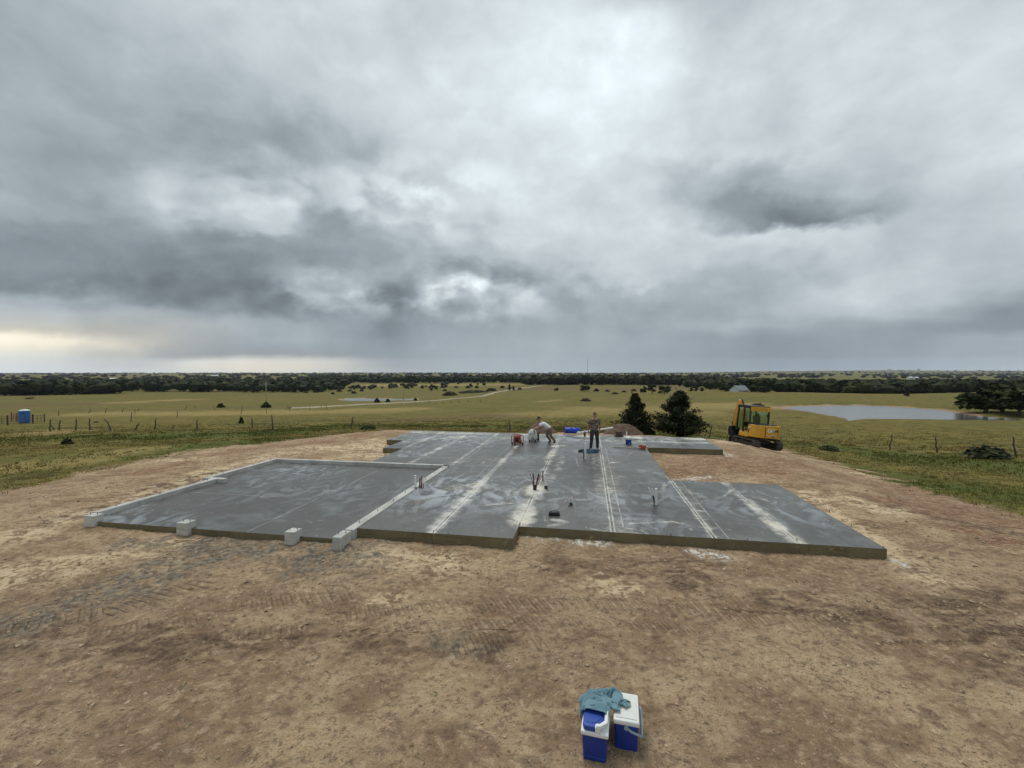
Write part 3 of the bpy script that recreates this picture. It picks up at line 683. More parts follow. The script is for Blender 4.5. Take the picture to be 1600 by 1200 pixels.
def build_ground():
    rad = [2.6]
    while rad[-1] < 9600:
        r_ = rad[-1]; rad.append(r_ * (1.007 if r_ < 14 else 1.012 if r_ < 110 else 1.03))
    rad = np.array(rad)
    ang = np.concatenate([np.arange(-63, 63.01, .21), np.linspace(63, 297, 60)[1:-1]])
    ang = np.radians(ang); na = len(ang); nr = len(rad)
    X = np.outer(rad, np.sin(ang)).ravel(); Y = np.outer(rad, np.cos(ang)).ravel()
    A = ground_attrs(X, Y)
    Z = height(X, Y) + dirtrelief(X, Y) * np.clip(A['dirt'] * 1.6, .25, 1)
    Z = Z + .03 * A['pale'] * (fbm(X / .4, Y / .4, 71, 3) - .4)
    # soil keeps below the slab footprint
    u, v = to_uv(X, Y); ds = np.full(X.shape, 9.0)
    for u0, u1, v0, v1 in SLABRECTS:
        ds = np.minimum(ds, np.hypot(np.maximum(np.maximum(u0 - u, u - u1), 0), np.maximum(np.maximum(v0 - v, v - v1), 0)))
    Z = Z + np.where(ds > 0, .085 * np.clip(fbm(X / .5, Y / .5, 88, 4, .6) - .30, -.1, 1) * np.exp(-(ds / .22) ** 2), 0)
    Z = np.where(ds <= 0, np.minimum(Z, -.22), Z)
    V = np.stack([X, Y, Z], 1)
    i = np.arange(nr - 1)[:, None]; j = np.arange(na)[None, :]; j2 = (j + 1) % na
    Fc = np.stack([i * na + j, i * na + j2, (i + 1) * na + j2, (i + 1) * na + j], -1).reshape(-1, 4)[:, ::-1]
    # the centre under the camera: a small fan of quads
    c = len(V); V = np.vstack([V, [[0, 0, -.25]]]); 
    fan = np.array([[c, (k + 2) % na, (k + 1) % na, k] for k in range(0, na - 1, 2)])[:, ::-1]
    fan = np.array([[c, k, (k + 1) % na, (k + 2) % na] for k in range(0, na - 1, 2)])
    for k in A: A[k] = np.append(A[k], 1.0 if k == 'dirt' else 0.0)
    FF = np.vstack([Fc, fan]); dv = A['dirt'][FF]; mi = np.where(dv.min(1) > .999, 1, np.where(dv.max(1) < .001, 2, 0))
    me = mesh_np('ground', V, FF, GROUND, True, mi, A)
    return tag(link('ground', me), kind='structure')
build_ground()

def sheet(name, poly, z, m):
    bm = B(); bm.faces.new([bm.verts.new((x, y, z)) for x, y in poly]); bmesh.ops.triangulate(bm, faces=bm.faces)
    o = bm_part(name, bm, m); return tag(o, kind='structure')
tag(sheet('pond_water', POND, PONDZ, M_water), 'grey pond with muddy bank on the right of the field')
tag(sheet('pond_water', POND2, POND2Z, M_water), 'small pale pond beyond the gravel road on the left')

# gravel road: a crowned strip draped on the ground
def build_road():
    ctl = [(455, 637.9), (480, 637.2), (560, 632.6), (640, 628.6), (700, 624), (754, 619), (790, 610.5), (815, 606.5), (848, 602.3)]
    pts = [Vector((*gp(*c), 0)) for c in ctl]
    fine = []
    for i in range(len(pts) - 1):
        p0, p1, p2, p3 = pts[max(i - 1, 0)], pts[i], pts[i + 1], pts[min(i + 2, len(pts) - 1)]
        for k in range(16):
            t_ = k / 16
            fine.append(.5 * ((2 * p1) + (p2 - p0) * t_ + (2 * p0 - 5 * p1 + 4 * p2 - p3) * t_ ** 2 + (3 * p1 - p0 - 3 * p2 + p3) * t_ ** 3))
    V = []; n = len(fine); offs = (-2.6, -1.7, 0, 1.7, 2.6); hs = (-.25, .10, .16, .10, -.25)
    for i, p in enumerate(fine):
        d = (fine[min(i + 1, n - 1)] - fine[max(i - 1, 0)]).normalized(); s_ = Vector((d.y, -d.x, 0))
        for o_, h in zip(offs, hs):
            q = p + s_ * o_ * (1 + .15 * math.sin(i * 1.3)); V.append((q.x, q.y, gz(q.x, q.y) + h + .12))
    Fc = [(i * 5 + k, i * 5 + k + 1, i * 5 + k + 6, i * 5 + k + 5) for i in range(n - 1) for k in range(4)]
    return tag(link('gravel_road', mesh_np('gravel_road', V, Fc, [M_road], True)), kind='structure')
build_road()

# ================================================================== FOUNDATION
def luv(px, py, z=0.0):
    p = onz(px, py, z); return to_uv(p.x, p.y)
STROKES = []      # (polyline in slab coordinates, half width, softness, amount, wobble)
def st(pts, w, s_, amt, wob=.5, z=0.0): STROKES.append(([luv(x, y, z) for x, y in pts], w * .6, s_ * .62, amt * .78, .8))
def uvst(pts, w, s_, amt, wob=.5): STROKES.append((pts, w, s_, amt, wob))
def cutline(u0, v0, v1, amt, haze, amh, tw=True):
    uvst([(u0, v0), (u0, v1)], haze * .25, haze * .72, amh * 1.15, 1.15)
cutline(-3.4, 9.15, 21.4, .9, .22, .55); cutline(-3.4, 9.15, 12.5, .6, .30, .75)
cutline(-1.58, 9.9, 25.0, .8, .26, .62); cutline(-1.58, 9.9, 13.3, .7, .40, .8)
cutline(.55, 9.9, 25.0, .85, .16, .45); uvst([(.62, 9.95), (.62, 14.6)], .32, .22, .40, .7); uvst([(.60, 14.2), (.55, 20)], .34, .2, .36, .7); pass
cutline(2.68, 9.95, 15.6, .8, .14, .40); pass; uvst([(2.85, 10), (2.85, 15)], .18, .15, .25, .7)
cutline(4.34, 9.95, 15.0, .6, .22, .65); cutline(4.34, 10, 11.5, .5, .3, .5)
cutline(-5.2, 16, 25, .7, .16, .55); cutline(-4.98, 16, 25, .35, .05, .3, False); cutline(-6.9, 16, 25, .6, .22, .6); cutline(-8.56, 19, 25, .55, .2, .5)
cutline(2.68, 21.5, 25, .5, .22, .5); cutline(4.34, 21.5, 25, .45, .3, .4)
uvst([(-8.4, 17.3), (-3.9, 17.3)], .02, .10, .45, .8)
uvst([(-10.4, 24.6), (6, 24.6)], .15, .45, .62, 1.0); uvst([(-10.0, 22.6), (-2.0, 22.8)], .5, .7, .34, 1.2); uvst([(-4.5, 22.9), (5.9, 23.3)], .1, .35, .5, 1.0); uvst([(1.2, 22.2), (2.9, 23.2), (5.9, 23.3)], .03, .12, .6, .6)
# patches, wheel arcs and spills
for pts, w, s_, a_ in [
    ([(955, 744), (975, 744), (968, 746)], .10, .10, .9), ([(944, 766), (951, 763), (959, 766), (951, 769), (944, 766)], .10, .08, .9), ([(955, 723), (966, 722)], .10, .10, .75),
    ([(863, 747.5), (879, 748)], .02, .05, .9), ([(862, 822), (884, 816), (866, 812)], .08, .14, .8), ([(931, 791), (965, 795), (974, 798)], .015, .05, .9), ([(930, 792), (928, 797)], .012, .04, .6),
    ([(917, 825), (945, 830), (985, 826), (1002, 828), (1014, 836)], .02, .05, .85), ([(960, 830), (1000, 835)], .10, .10, .6), ([(985, 818), (1050, 815), (1076, 820), (1080, 828)], .03, .09, .8), ([(1020, 812), (1074, 817)], .10, .14, .5),
    ([(900, 717), (903, 728), (918, 731), (931, 733)], .02, .05, .85), ([(858, 762), (870, 770), (873, 778), (866, 788), (850, 797)], .012, .035, .65), ([(862, 760), (880, 770), (884, 782), (868, 795), (852, 806), (850, 815), (866, 820)], .012, .035, .55),
    ([(851, 800), (850, 810), (858, 818), (872, 822)], .012, .035, .5), ([(848, 742), (856, 740), (866, 744), (858, 752), (848, 758)], .16, .14, .7), ([(850, 770), (862, 768), (870, 772)], .03, .07, .7),
    ([(825, 790), (800, 786), (760, 789)], .025, .09, .8), ([(700, 770), (740, 758), (790, 765)], .25, .45, .55), ([(700, 788), (670, 790), (650, 792)], .08, .20, .5), ([(760, 775), (800, 772), (815, 760)], .18, .35, .5),
    ([(655, 785), (690, 768), (730, 752)], .10, .30, .45), ([(1035, 765), (1040, 755), (1052, 752)], .05, .09, .8), ([(1036, 768), (1050, 775), (1070, 778)], .10, .25, .5), ([(1075, 765), (1110, 780), (1095, 784), (1130, 776), (1145, 764)], .02, .07, .75),
    ([(1075, 768), (1095, 776)], .05, .18, .7), ([(1080, 787), (1150, 783)], .04, .18, .45), ([(1136, 757), (1140, 766), (1150, 762)], .015, .04, .5), ([(1195, 810), (1225, 835), (1240, 842)], .10, .22, .75), ([(1180, 800), (1210, 815)], .05, .15, .6),
    ([(1205, 818), (1190, 832), (1200, 838)], .012, .03, .5), ([(1150, 770), (1210, 785)], .03, .09, .45), ([(1080, 797), (1105, 799)], .02, .06, .6), ([(1086, 810), (1105, 812)], .02, .06, .6), ([(1050, 830), (1080, 832)], .012, .04, .7), ([(1090, 836), (1105, 838)], .02, .05, .8),
    ([(1080, 822), (1140, 828)], .03, .10, .5), ([(1285, 820), (1290, 810), (1294, 812), (1288, 822), (1285, 820)], .01, .03, .5), ([(1300, 826), (1310, 816)], .01, .03, .45), ([(980, 690), (955, 696), (950, 702)], .012, .04, .6), ([(990, 706), (965, 712), (958, 714)], .012, .05, .5),
    ([(870, 740), (890, 728), (905, 722)], .012, .04, .4), ([(640, 690), (700, 683), (740, 685)], .3, .6, .55), ([(650, 676), (760, 678)], .25, .5, .6), ([(700, 690), (760, 694)], .03, .12, .6), ([(690, 724), (720, 722), (735, 721)], .03, .10, .8), ([(755, 722), (750, 728), (715, 728)], .04, .14, .55),
    ([(865, 700), (882, 696)], .10, .25, .6), ([(880, 712), (872, 735)], .10, .25, .5), ([(800, 700), (816, 694)], .06, .10, .9), ([(745, 692), (760, 694)], .06, .12, .9), ([(705, 693), (712, 691)], .06, .12, .9), ([(660, 712), (668, 708)], .1, .15, .8),
    ([(965, 672), (1000, 684), (1070, 686)], .05, .20, .5), ([(1015, 690), (1060, 684), (1105, 690)], .02, .06, .6)]:
    st(pts, w, s_, a_)
# garage floor (10 cm lower)
GZ = -.10
for pts, w, s_, a_ in [([(432, 722), (470, 730), (512, 736), (500, 748), (470, 758), (466, 764), (480, 768), (520, 766), (548, 772), (566, 768)], .05, .18, .42), ([(425, 724), (450, 722)], .15, .35, .6), ([(440, 722), (520, 724)], .06, .22, .35),
    ([(575, 765), (605, 768)], .03, .14, .25), ([(410, 760), (450, 748), (470, 744)], .03, .10, .30), ([(410, 820), (460, 795), (522, 766), (607, 727)], .012, .035, .55), ([(285, 768.5), (400, 775.5), (500, 783)], .012, .03, .45), ([(345, 758), (430, 730)], .012, .03, .3), ([(510, 800), (560, 790)], .05, .2, .18)]:
    st(pts, w, s_, a_, .5, GZ)
def slab_attrs(U, V_):
    dust = np.zeros(U.shape); 
    for pts, w, s_, amt, wob in STROKES:
        xs = [p[0] for p in pts]; ys = [p[1] for p in pts]; pad = w + 2.5 * s_
        m = (U > min(xs) - pad) & (U < max(xs) + pad) & (V_ > min(ys) - pad) & (V_ < max(ys) + pad)
        if not m.any(): continue
        d, _ = seg_dist(U[m], V_[m], pts)
        nzv = fbm(U[m] / (s_ * 2.5 + .1), V_[m] / (s_ * 2.5 + .1), 81, 4, .6)
        k = amt * np.exp(-np.maximum(d - w, 0) ** 2 / (2 * (s_ * .6) ** 2)) * (1 - wob * .75 + wob * 1.5 * (nzv - .25))
        k = k * (.55 + .9 * fbm(U[m] / .9, V_[m] / 1.9, 84, 3))
        dust[m] = np.maximum(dust[m], k) + .25 * np.minimum(dust[m], k)
    bloom = np.clip((fbm(U / 2.6, V_ / 1.8, 91, 4) - .40) * 3.0, 0, 1) * .6
    for cu, cv, su, sv_, a_ in ((-4.0, 12.7, 1.5, 2.0, 1.2), (-2.4, 12.2, .9, 1.5, 1.0), (-7.5, 22.5, 3.5, 3, .9), (-2, 23.5, 5, 1.5, .8), (-2.0, 13.5, 1, 1.6, .8), (1.2, 10.6, 1.1, .9, .6), (3.5, 23.5, 3, 1.2, .8), (-10.5, 14.6, 1.4, .9, .9), (-9.5, 11.8, 2, 1.2, .35), (4.8, 12.0, 1.0, 2.0, .5)):
        bloom = np.maximum(bloom, a_ * np.exp(-((U - cu) / su) ** 2 - ((V_ - cv) / sv_) ** 2))
    damp = np.maximum(np.exp(-((U + 9) / 4.0) ** 2 - ((V_ - 11) / 4) ** 2), np.maximum(.8 * np.exp(-((U - 1.7) / 1.0) ** 2 - ((V_ - 13) / 2.6) ** 2), .7 * np.exp(-((U + 1.0) / 1.0) ** 2 - ((V_ - 17) / 2.6) ** 2)))
    return {'dust': np.clip(dust, 0, 1), 'bloom': bloom, 'damp': damp}
def slab_panel(parent, u0, u1, v0, v1, ztop, zbot=-.75, gap=.0025, name='slab_panel'):
    u0 += gap; u1 -= gap; v0 += gap; v1 -= gap
    nu = max(2, int((u1 - u0) / .034)); nv = max(2, int((v1 - v0) / .05))
    us = np.linspace(u0, u1, nu + 1); vs_ = np.linspace(v0, v1, nv + 1)
    U, V_ = np.meshgrid(us, vs_); n1 = nu + 1
    flat = np.stack([U.ravel(), V_.ravel(), np.full(U.size, ztop)], 1)
    i = np.arange(nv)[:, None]; j = np.arange(nu)[None, :]
    Fc = np.stack([i * n1 + j, i * n1 + j + 1, (i + 1) * n1 + j + 1, (i + 1) * n1 + j], -1).reshape(-1, 4)
    c = len(flat); cor = [(u0, v0), (u1, v0), (u1, v1), (u0, v1)]
    ex = np.array([(a, b, ztop) for a, b in cor] + [(a, b, zbot) for a, b in cor])
    sf = np.array([[c + k, c + 4 + k, c + 4 + (k + 1) % 4, c + (k + 1) % 4] for k in range(4)])
    A = slab_attrs(U.ravel(), V_.ravel()); A = {k: np.append(a, np.zeros(8)) for k, a in A.items()}
    me = mesh_np(name, np.vstack([flat, ex]), np.vstack([Fc, sf]), [CONC, SIDE], False, np.append(np.zeros(len(Fc)), np.ones(4)), A)
    return link(name, me, parent)
slab = thing('concrete_foundation', 'freshly poured grey concrete house slab with saw cuts and white dust', 'foundation', rot=(0, 0, -YAW))
ULINES = [-10.5, -9.55, -8.56, -6.9, -5.2, -3.4, -1.58, .55, 2.68, 4.34, 5.94]
VLINES = [9.1, 9.86, 11.2, 13.0, 15.0, 15.9, 16.7, 18.0, 19.07, 21.4, 23.2, 25.1]
def inslab(u, v):
    if v < 9.86: return -5.2 < u < -1.58
    if v < 15: return -5.2 < u
    if v < 15.9: return -5.2 < u < 2.68
    if v < 19.07: return -8.56 < u < 2.68
    if v < 21.4: return -9.55 < u < 2.68
    return True
for a in range(len(ULINES) - 1):
    for b in range(len(VLINES) - 1):
        u0, u1, v0, v1 = ULINES[a], ULINES[a + 1], VLINES[b], VLINES[b + 1]
        if inslab((u0 + u1) / 2, (v0 + v1) / 2):
            if a == len(ULINES) - 2 and v0 >= 21.3: u1 = 6.13
            slab_panel(slab, u0, u1, v0, v1, 0.0)
for u0, u1, v0, v1 in ((-12.16, -7.72, 8.66, 11.32), (-7.72, -5.43, 8.66, 11.32), (-12.16, -7.72, 11.32, 15.72), (-7.72, -5.43, 11.32, 15.72), (-12.52, -12.16, 12.62, 15.72)):
    slab_panel(slab, u0, u1, v0, v1, GZ)
# raised curb walls round the garage floor and the short piers at its mouth
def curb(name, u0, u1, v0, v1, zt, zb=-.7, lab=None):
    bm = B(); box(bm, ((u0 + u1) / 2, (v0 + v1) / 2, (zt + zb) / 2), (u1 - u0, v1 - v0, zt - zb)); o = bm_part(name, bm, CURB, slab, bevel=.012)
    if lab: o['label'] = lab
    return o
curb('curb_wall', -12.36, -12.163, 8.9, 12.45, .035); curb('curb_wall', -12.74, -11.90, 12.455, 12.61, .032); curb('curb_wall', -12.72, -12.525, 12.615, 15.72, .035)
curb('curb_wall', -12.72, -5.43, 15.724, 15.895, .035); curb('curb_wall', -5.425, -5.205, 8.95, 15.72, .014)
piers = []
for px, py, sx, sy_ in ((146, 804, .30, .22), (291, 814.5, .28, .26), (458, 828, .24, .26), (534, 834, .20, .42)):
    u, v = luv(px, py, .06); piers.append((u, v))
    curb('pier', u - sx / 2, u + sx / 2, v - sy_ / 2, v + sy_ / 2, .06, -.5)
bolts = []
for i, (u, v) in enumerate(piers): bolts += [(u - .08, v, .06), (u + .08, v + .03, .06)]
bolts += [(-12.26, v, .035) for v in (9.4, 10.6, 11.7, 12.2)] + [(-12.62, v, .035) for v in (13.2, 14.6, 15.5)] + [(-5.31, v, .014) for v in (9.4, 10.3, 11.2, 12.0, 12.8, 13.6, 14.5, 15.3)] + [(u, 15.81, .035) for u in (-11.5, -10, -8.5, -7, -5.9)]
for q in ((812, 820), (1168, 845), (1296, 800), (1330, 822), (1380, 857), (1245, 845), (677, 832), (700, 834), (1048, 836)): bolts.append((*luv(*q), 0.0))
bb = B(); tube(bb, [(0, 0, -.03), (0, 0, .06)], .007, 8); tube(bb, [(0, 0, .02), (0, 0, .03)], .014, 6)
b0 = bm_part('anchor_bolt', bb, M_steel, slab); b0.location = bolts[0]
for q in bolts[1:]:
    c = b0.copy(); COL.objects.link(c); c.location = q; c.rotation_euler = (0, 0, random.random() * 3)

# ------------------------------------------------------------------ soil clods and pebbles over the graded dirt
def scatter_clods():
    N = 62000
    r_ = 3.4 * (30 / 3.4) ** rng.random(N); a = np.radians(rng.uniform(-58, 58, N)); X = r_ * np.sin(a); Y = r_ * np.cos(a)
    A = poly_sd(X, Y, DIRT); u, v = to_uv(X, Y)
    dens = fbm(X / .9, Y / .6, 51, 4, .6)
    insl = np.zeros(N, bool)
    for u0, u1, v0, v1 in ((-12.8, -5.1, 8.4, 16), (-5.3, -1.5, 9.0, 25.2), (-1.7, 2.75, 9.75, 25.2), (2.6, 6.05, 9.75, 15.1), (2.6, 6.2, 21.3, 25.2), (-8.7, -5, 15.8, 25.2), (-9.7, -8.5, 19, 25.2), (-10.6, -9.5, 21.3, 25.2)):
        insl |= (u > u0) & (u < u1) & (v > v0) & (v < v1)
    k = (A < .3) & ~insl & (rng.random(N) < np.clip((dens - .34) * 4, .06, 1))
    X, Y = X[k], Y[k]; n = len(X)
    S = .0035 + .0055 * rng.pareto(2.6, n); S = np.minimum(S, .028) * np.clip(np.hypot(X, Y) / 6, .8, 1.9)
    Z = height(X, Y) + dirtrelief(X, Y) + S * .25
    base = np.array([(1, 0, 0), (-1, 0, 0), (0, 1, 0), (0, -1, 0), (0, 0, 1), (0, 0, -1)], float)
    fc = np.array([(0, 2, 4), (2, 1, 4), (1, 3, 4), (3, 0, 4), (2, 0, 5), (1, 2, 5), (3, 1, 5), (0, 3, 5)])
    ang = rng.random(n) * 6.28; ca, sa = np.cos(ang)[:, None], np.sin(ang)[:, None]
    P = base[None] * rng.uniform(.6, 1.25, (n, 6, 1)) * np.array([1.15, .9, .7]) * S[:, None, None]
    P = P + rng.normal(0, .2, (n, 6, 3)) * S[:, None, None]
    x = P[:, :, 0] * ca - P[:, :, 1] * sa; y = P[:, :, 0] * sa + P[:, :, 1] * ca
    V = np.stack([x + X[:, None], y + Y[:, None], P[:, :, 2] + Z[:, None]], -1).reshape(-1, 3)
    Fc = (fc[None] + (np.arange(n) * 6)[:, None, None]).reshape(-1, 3)
    tag(link('soil_clods', mesh_np('soil_clods', V, Fc, [M_rock], False)), 'loose clods and pebbles over the bare graded dirt', 'gravel', kind='stuff')
scatter_clods()

# ------------------------------------------------------------------ grass tufts where the pasture begins
def scatter_grass():
    N = 90000
    r_ = 13 * (105 / 13) ** (rng.random(N) ** .8); a = np.radians(rng.uniform(-56, 56, N)); X = r_ * np.sin(a); Y = r_ * np.cos(a)
    sd = poly_sd(X, Y, DIRT); pd = poly_sd(X, Y, POND)
    dens = fbm(X / 2.2, Y / 2.2, 55, 4, .6)
    k = (sd > -.6 + 1.8 * (dens - .5)) & (pd > 1.5) & (rng.random(N) < np.clip((dens - .30) * 3, .05, 1))
    X, Y = X[k], Y[k]; n = len(X); rr = np.hypot(X, Y)
    lush = fstroke(X, Y, LUSH, 66); Z = height(X, Y) + dirtrelief(X, Y) * .25
    nb = 5
    hgt = (.03 + .06 * rng.random(n) ** 2 + .03 * lush + .07 * (rng.random(n) < .03)) * np.clip(rr / 34, .8, 1.6) * (1 - .8 * sst(50, 100, rr))
    wdt = .012 * np.clip(rr / 14, 1, 6)
    V = np.zeros((n, nb, 3, 3)); 
    an = rng.random((n, nb)) * 6.28; off = rng.normal(0, .06, (n, nb, 2)) * np.clip(rr / 26, .8, 2.5)[:, None, None]
    bx = X[:, None] + off[..., 0]; by = Y[:, None] + off[..., 1]
    wv = wdt[:, None] * rng.uniform(.6, 1.3, (n, nb))
    V[:, :, 0] = np.stack([bx - np.cos(an) * wv, by - np.sin(an) * wv, np.broadcast_to(Z[:, None] - .03, bx.shape)], -1)
    V[:, :, 1] = np.stack([bx + np.cos(an) * wv, by + np.sin(an) * wv, np.broadcast_to(Z[:, None] - .03, bx.shape)], -1)
    ln = rng.normal(0, .4, (n, nb, 2)) * hgt[:, None, None]
    V[:, :, 2] = np.stack([bx + ln[..., 0], by + ln[..., 1], Z[:, None] + hgt[:, None] * rng.uniform(.6, 1.2, (n, nb))], -1)
    Fc = np.arange(n * nb * 3).reshape(-1, 3)
    tone = np.repeat(np.clip(rng.normal(.45, .25, (n, nb)) + (dens[k][:, None] - .5) * .8, 0, 1).ravel(), 3); lv = np.repeat(lush, nb * 3)
    tag(link('pasture_grass', mesh_np('pasture_grass', V.reshape(-1, 3), Fc, [M_grass], False, None, {'tone': tone, 'lush': lv})), 'short tufted pasture grass around the building pad', 'grass', kind='stuff')
scatter_grass()
#@@PART3
# ================================================================== TREES
def cards(C, Nrm, size, seed, stretch=1.6, up=.0):
    """rhombic leaf clumps: centres, preferred normals, sizes -> verts, quads"""
    g = np.random.default_rng(seed); n = len(C)
    nr = Nrm + g.normal(0, .75, (n, 3)); nr[:, 2] += .25; nr /= np.linalg.norm(nr, axis=1, keepdims=True) + 1e-9
    a = g.normal(0, 1, (n, 3)); a[:, 2] += up; a -= nr * (a * nr).sum(1, keepdims=True); a /= np.linalg.norm(a, axis=1, keepdims=True) + 1e-9
    b = np.cross(nr, a); s_ = (size * g.uniform(.55, 1.35, n))[:, None]
    V = np.stack([C - a * s_ * stretch * .5, C + b * s_ * .5 + nr * s_ * .12, C + a * s_ * stretch * .5, C - b * s_ * .5 + nr * s_ * .12], 1).reshape(-1, 3)
    return V, np.arange(n * 4).reshape(-1, 4)
def crown_broad(seed, n=700, size=.085, lobes=11, flat=.75, low=.25):
    """unit-height broadleaf crown, radius about .5"""
    g = np.random.default_rng(seed); Ls = []
    for i in range(lobes):
        a = g.random() * 6.28; h = g.random() ** .7
        rr = .33 * math.sqrt(max(0, 1 - (h - .35) ** 2 * 1.6)) * g.uniform(.5, 1.1)
        Ls.append((np.array([rr * math.cos(a), rr * math.sin(a), low + .12 + h * (.80 - low - .12)]), g.uniform(.13, .22)))
    C = []; N_ = []; T = []
    for k in range(n):
        c, r_ = Ls[g.integers(lobes)]
        d = g.normal(0, 1, 3); d /= np.linalg.norm(d); q = g.random() ** .35
        if d[2] < -.5 and g.random() < .6: d[2] *= -1
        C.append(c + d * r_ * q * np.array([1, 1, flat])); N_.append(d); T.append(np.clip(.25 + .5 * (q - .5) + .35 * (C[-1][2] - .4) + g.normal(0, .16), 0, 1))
    V, Q = cards(np.array(C), np.array(N_), np.full(n, size), seed + 1)
    return V, Q, np.repeat(np.array(T), 4)
def crown_cedar(seed, n_br=125, per=95, size=.027):
    g = np.random.default_rng(seed); C = []; N_ = []; T = []
    for i in range(n_br):
        h = .03 + .95 * g.random() ** 1.1; a = g.random() * 6.28
        lmax = .56 * (1 - h) ** .85 * (.42 + .30 * math.sin(a * 2.5 + seed + 3 * h) ** 2 + .62 * g.random() ** 1.5) + .015
        for k in range(per):
            q = g.random() ** .55; L_ = lmax * q
            p = np.array([math.cos(a) * L_, math.sin(a) * L_, h + .22 * L_ + .10 * q * q * (1 - h)])
            sp = .008 + .024 * (1 - abs(q - .7)); p = p + g.normal(0, sp, 3); p[2] = max(p[2], .015)
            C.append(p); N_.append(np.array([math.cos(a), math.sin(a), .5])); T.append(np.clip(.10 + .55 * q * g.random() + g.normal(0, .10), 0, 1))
    V, Q = cards(np.array(C), np.array(N_), np.full(len(C), size), seed + 1, 2.2, .9)
    return V, Q, np.repeat(np.array(T), 4)
def crown_scrub(seed, n=420, size=.13):
    g = np.random.default_rng(seed); C = []; N_ = []; T = []
    for k in range(n):
        a = g.random() * 6.28; r_ = .5 * g.random() ** .5; h = (1 - (r_ / .55) ** 2) * g.random() ** .5 * g.uniform(.55, 1)
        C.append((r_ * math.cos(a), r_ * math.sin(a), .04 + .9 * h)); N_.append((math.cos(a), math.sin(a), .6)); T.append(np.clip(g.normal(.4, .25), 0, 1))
    V, Q = cards(np.array(C), np.array(N_, float), np.full(n, size), seed + 1, 2.0, .4)
    return V, Q, np.repeat(np.array(T), 4)
def trunk_mesh(name, seed, h=.55, r0=.035, limbs=6, spread=.3, m=None):
    g = random.Random(seed); bm = B()
    P = [Vector((0, 0, -.06))]; 
    for i in range(5): P.append(Vector((g.uniform(-.02, .02) * i, g.uniform(-.02, .02) * i, h * (i + 1) / 5)))
    tube(bm, P, [r0 * (1.25 - .2 * i) for i in range(6)], 7)
    for k in range(limbs):
        a = 6.28 * k / limbs + g.random(); s_ = P[2 + k % 3]
        e1 = s_ + Vector((math.cos(a) * spread * .5, math.sin(a) * spread * .5, .12)); e2 = e1 + Vector((math.cos(a + .3) * spread * .5, math.sin(a + .3) * spread * .5, .13))
        tube(bm, [s_, e1, e2], [r0 * .55, r0 * .35, r0 * .12], 5)
    bmesh.ops.recalc_face_normals(bm, faces=bm.faces)
    me = bpy.data.meshes.new(name); bm.to_mesh(me); bm.free(); me.materials.append(m or M_bark); return me
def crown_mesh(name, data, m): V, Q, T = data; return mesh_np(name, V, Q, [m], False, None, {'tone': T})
KIND = {
 'cedar': [(trunk_mesh('trunk', s, .85, .022, 8, .22), crown_mesh('crown', crown_cedar(s), L_cedar)) for s in (3, 8)],
 'smallcedar': [(trunk_mesh('trunk', s, .8, .025, 5, .2), crown_mesh('crown', crown_cedar(s, 45, 20, .075), L_cedar)) for s in (13, 18, 23)],
 'oak': [(trunk_mesh('trunk', s, .5, .03, 6, .3), crown_mesh('crown', crown_broad(s, 1000, .08, 13, .8, .02), L_oak)) for s in (31, 32, 33, 34)],
 'scrub': [(trunk_mesh('stem', s, .4, .02, 6, .4), crown_mesh('foliage', crown_scrub(s), L_scrub)) for s in (41, 42, 43)],
 'darkscrub': [(trunk_mesh('stem', s, .4, .02, 6, .4), crown_mesh('foliage', crown_scrub(s, 300, .16), L_cedar)) for s in (44, 45)],
 'brush': [(trunk_mesh('stem', s, .3, .03, 9, .5), crown_mesh('twigs', crown_scrub(s, 420, .10), L_brush)) for s in (51, 52)],
}
PART = {'cedar': ('trunk', 'crown'), 'smallcedar': ('trunk', 'crown'), 'oak': ('trunk', 'crown'), 'scrub': ('stem', 'foliage'), 'darkscrub': ('stem', 'foliage'), 'brush': ('stem', 'twigs')}
_cnt = 0
def plant(kind, name, label, cat, pos, h, w, group=None):
    global _cnt; _cnt += 1
    tm, cm = KIND[kind][_cnt % len(KIND[kind])]
    o = thing(name, label, cat, pos, (0, 0, _cnt * 1.7), group, (w, w, h))
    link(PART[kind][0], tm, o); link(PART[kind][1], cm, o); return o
def plant_px(kind, name, label, cat, px, py, hp, wp, group=None, depth=None):
    p = ground(px, py) if depth is None else Vector((ray(px, py).x * depth, depth, gz(ray(px, py).x * depth, depth)))
    s_ = p.y / F
    return plant(kind, name, label, cat, p, hp * s_, wp * s_, group)
plant_px('cedar', 'cedar_tree', 'narrower dark green cedar just behind the far edge of the slab', 'tree', 992, 682, 63, 54, 'cedars behind the slab', 29.5)
plant_px('cedar', 'cedar_tree', 'broader dark green cedar nearest the excavator, behind the slab wing', 'tree', 1060, 686, 71, 82, 'cedars behind the slab', 30)
plant_px('darkscrub', 'cedar_sapling', 'small sapling between the two dark cedars', 'shrub', 1013, 681, 18, 20, None, 30)
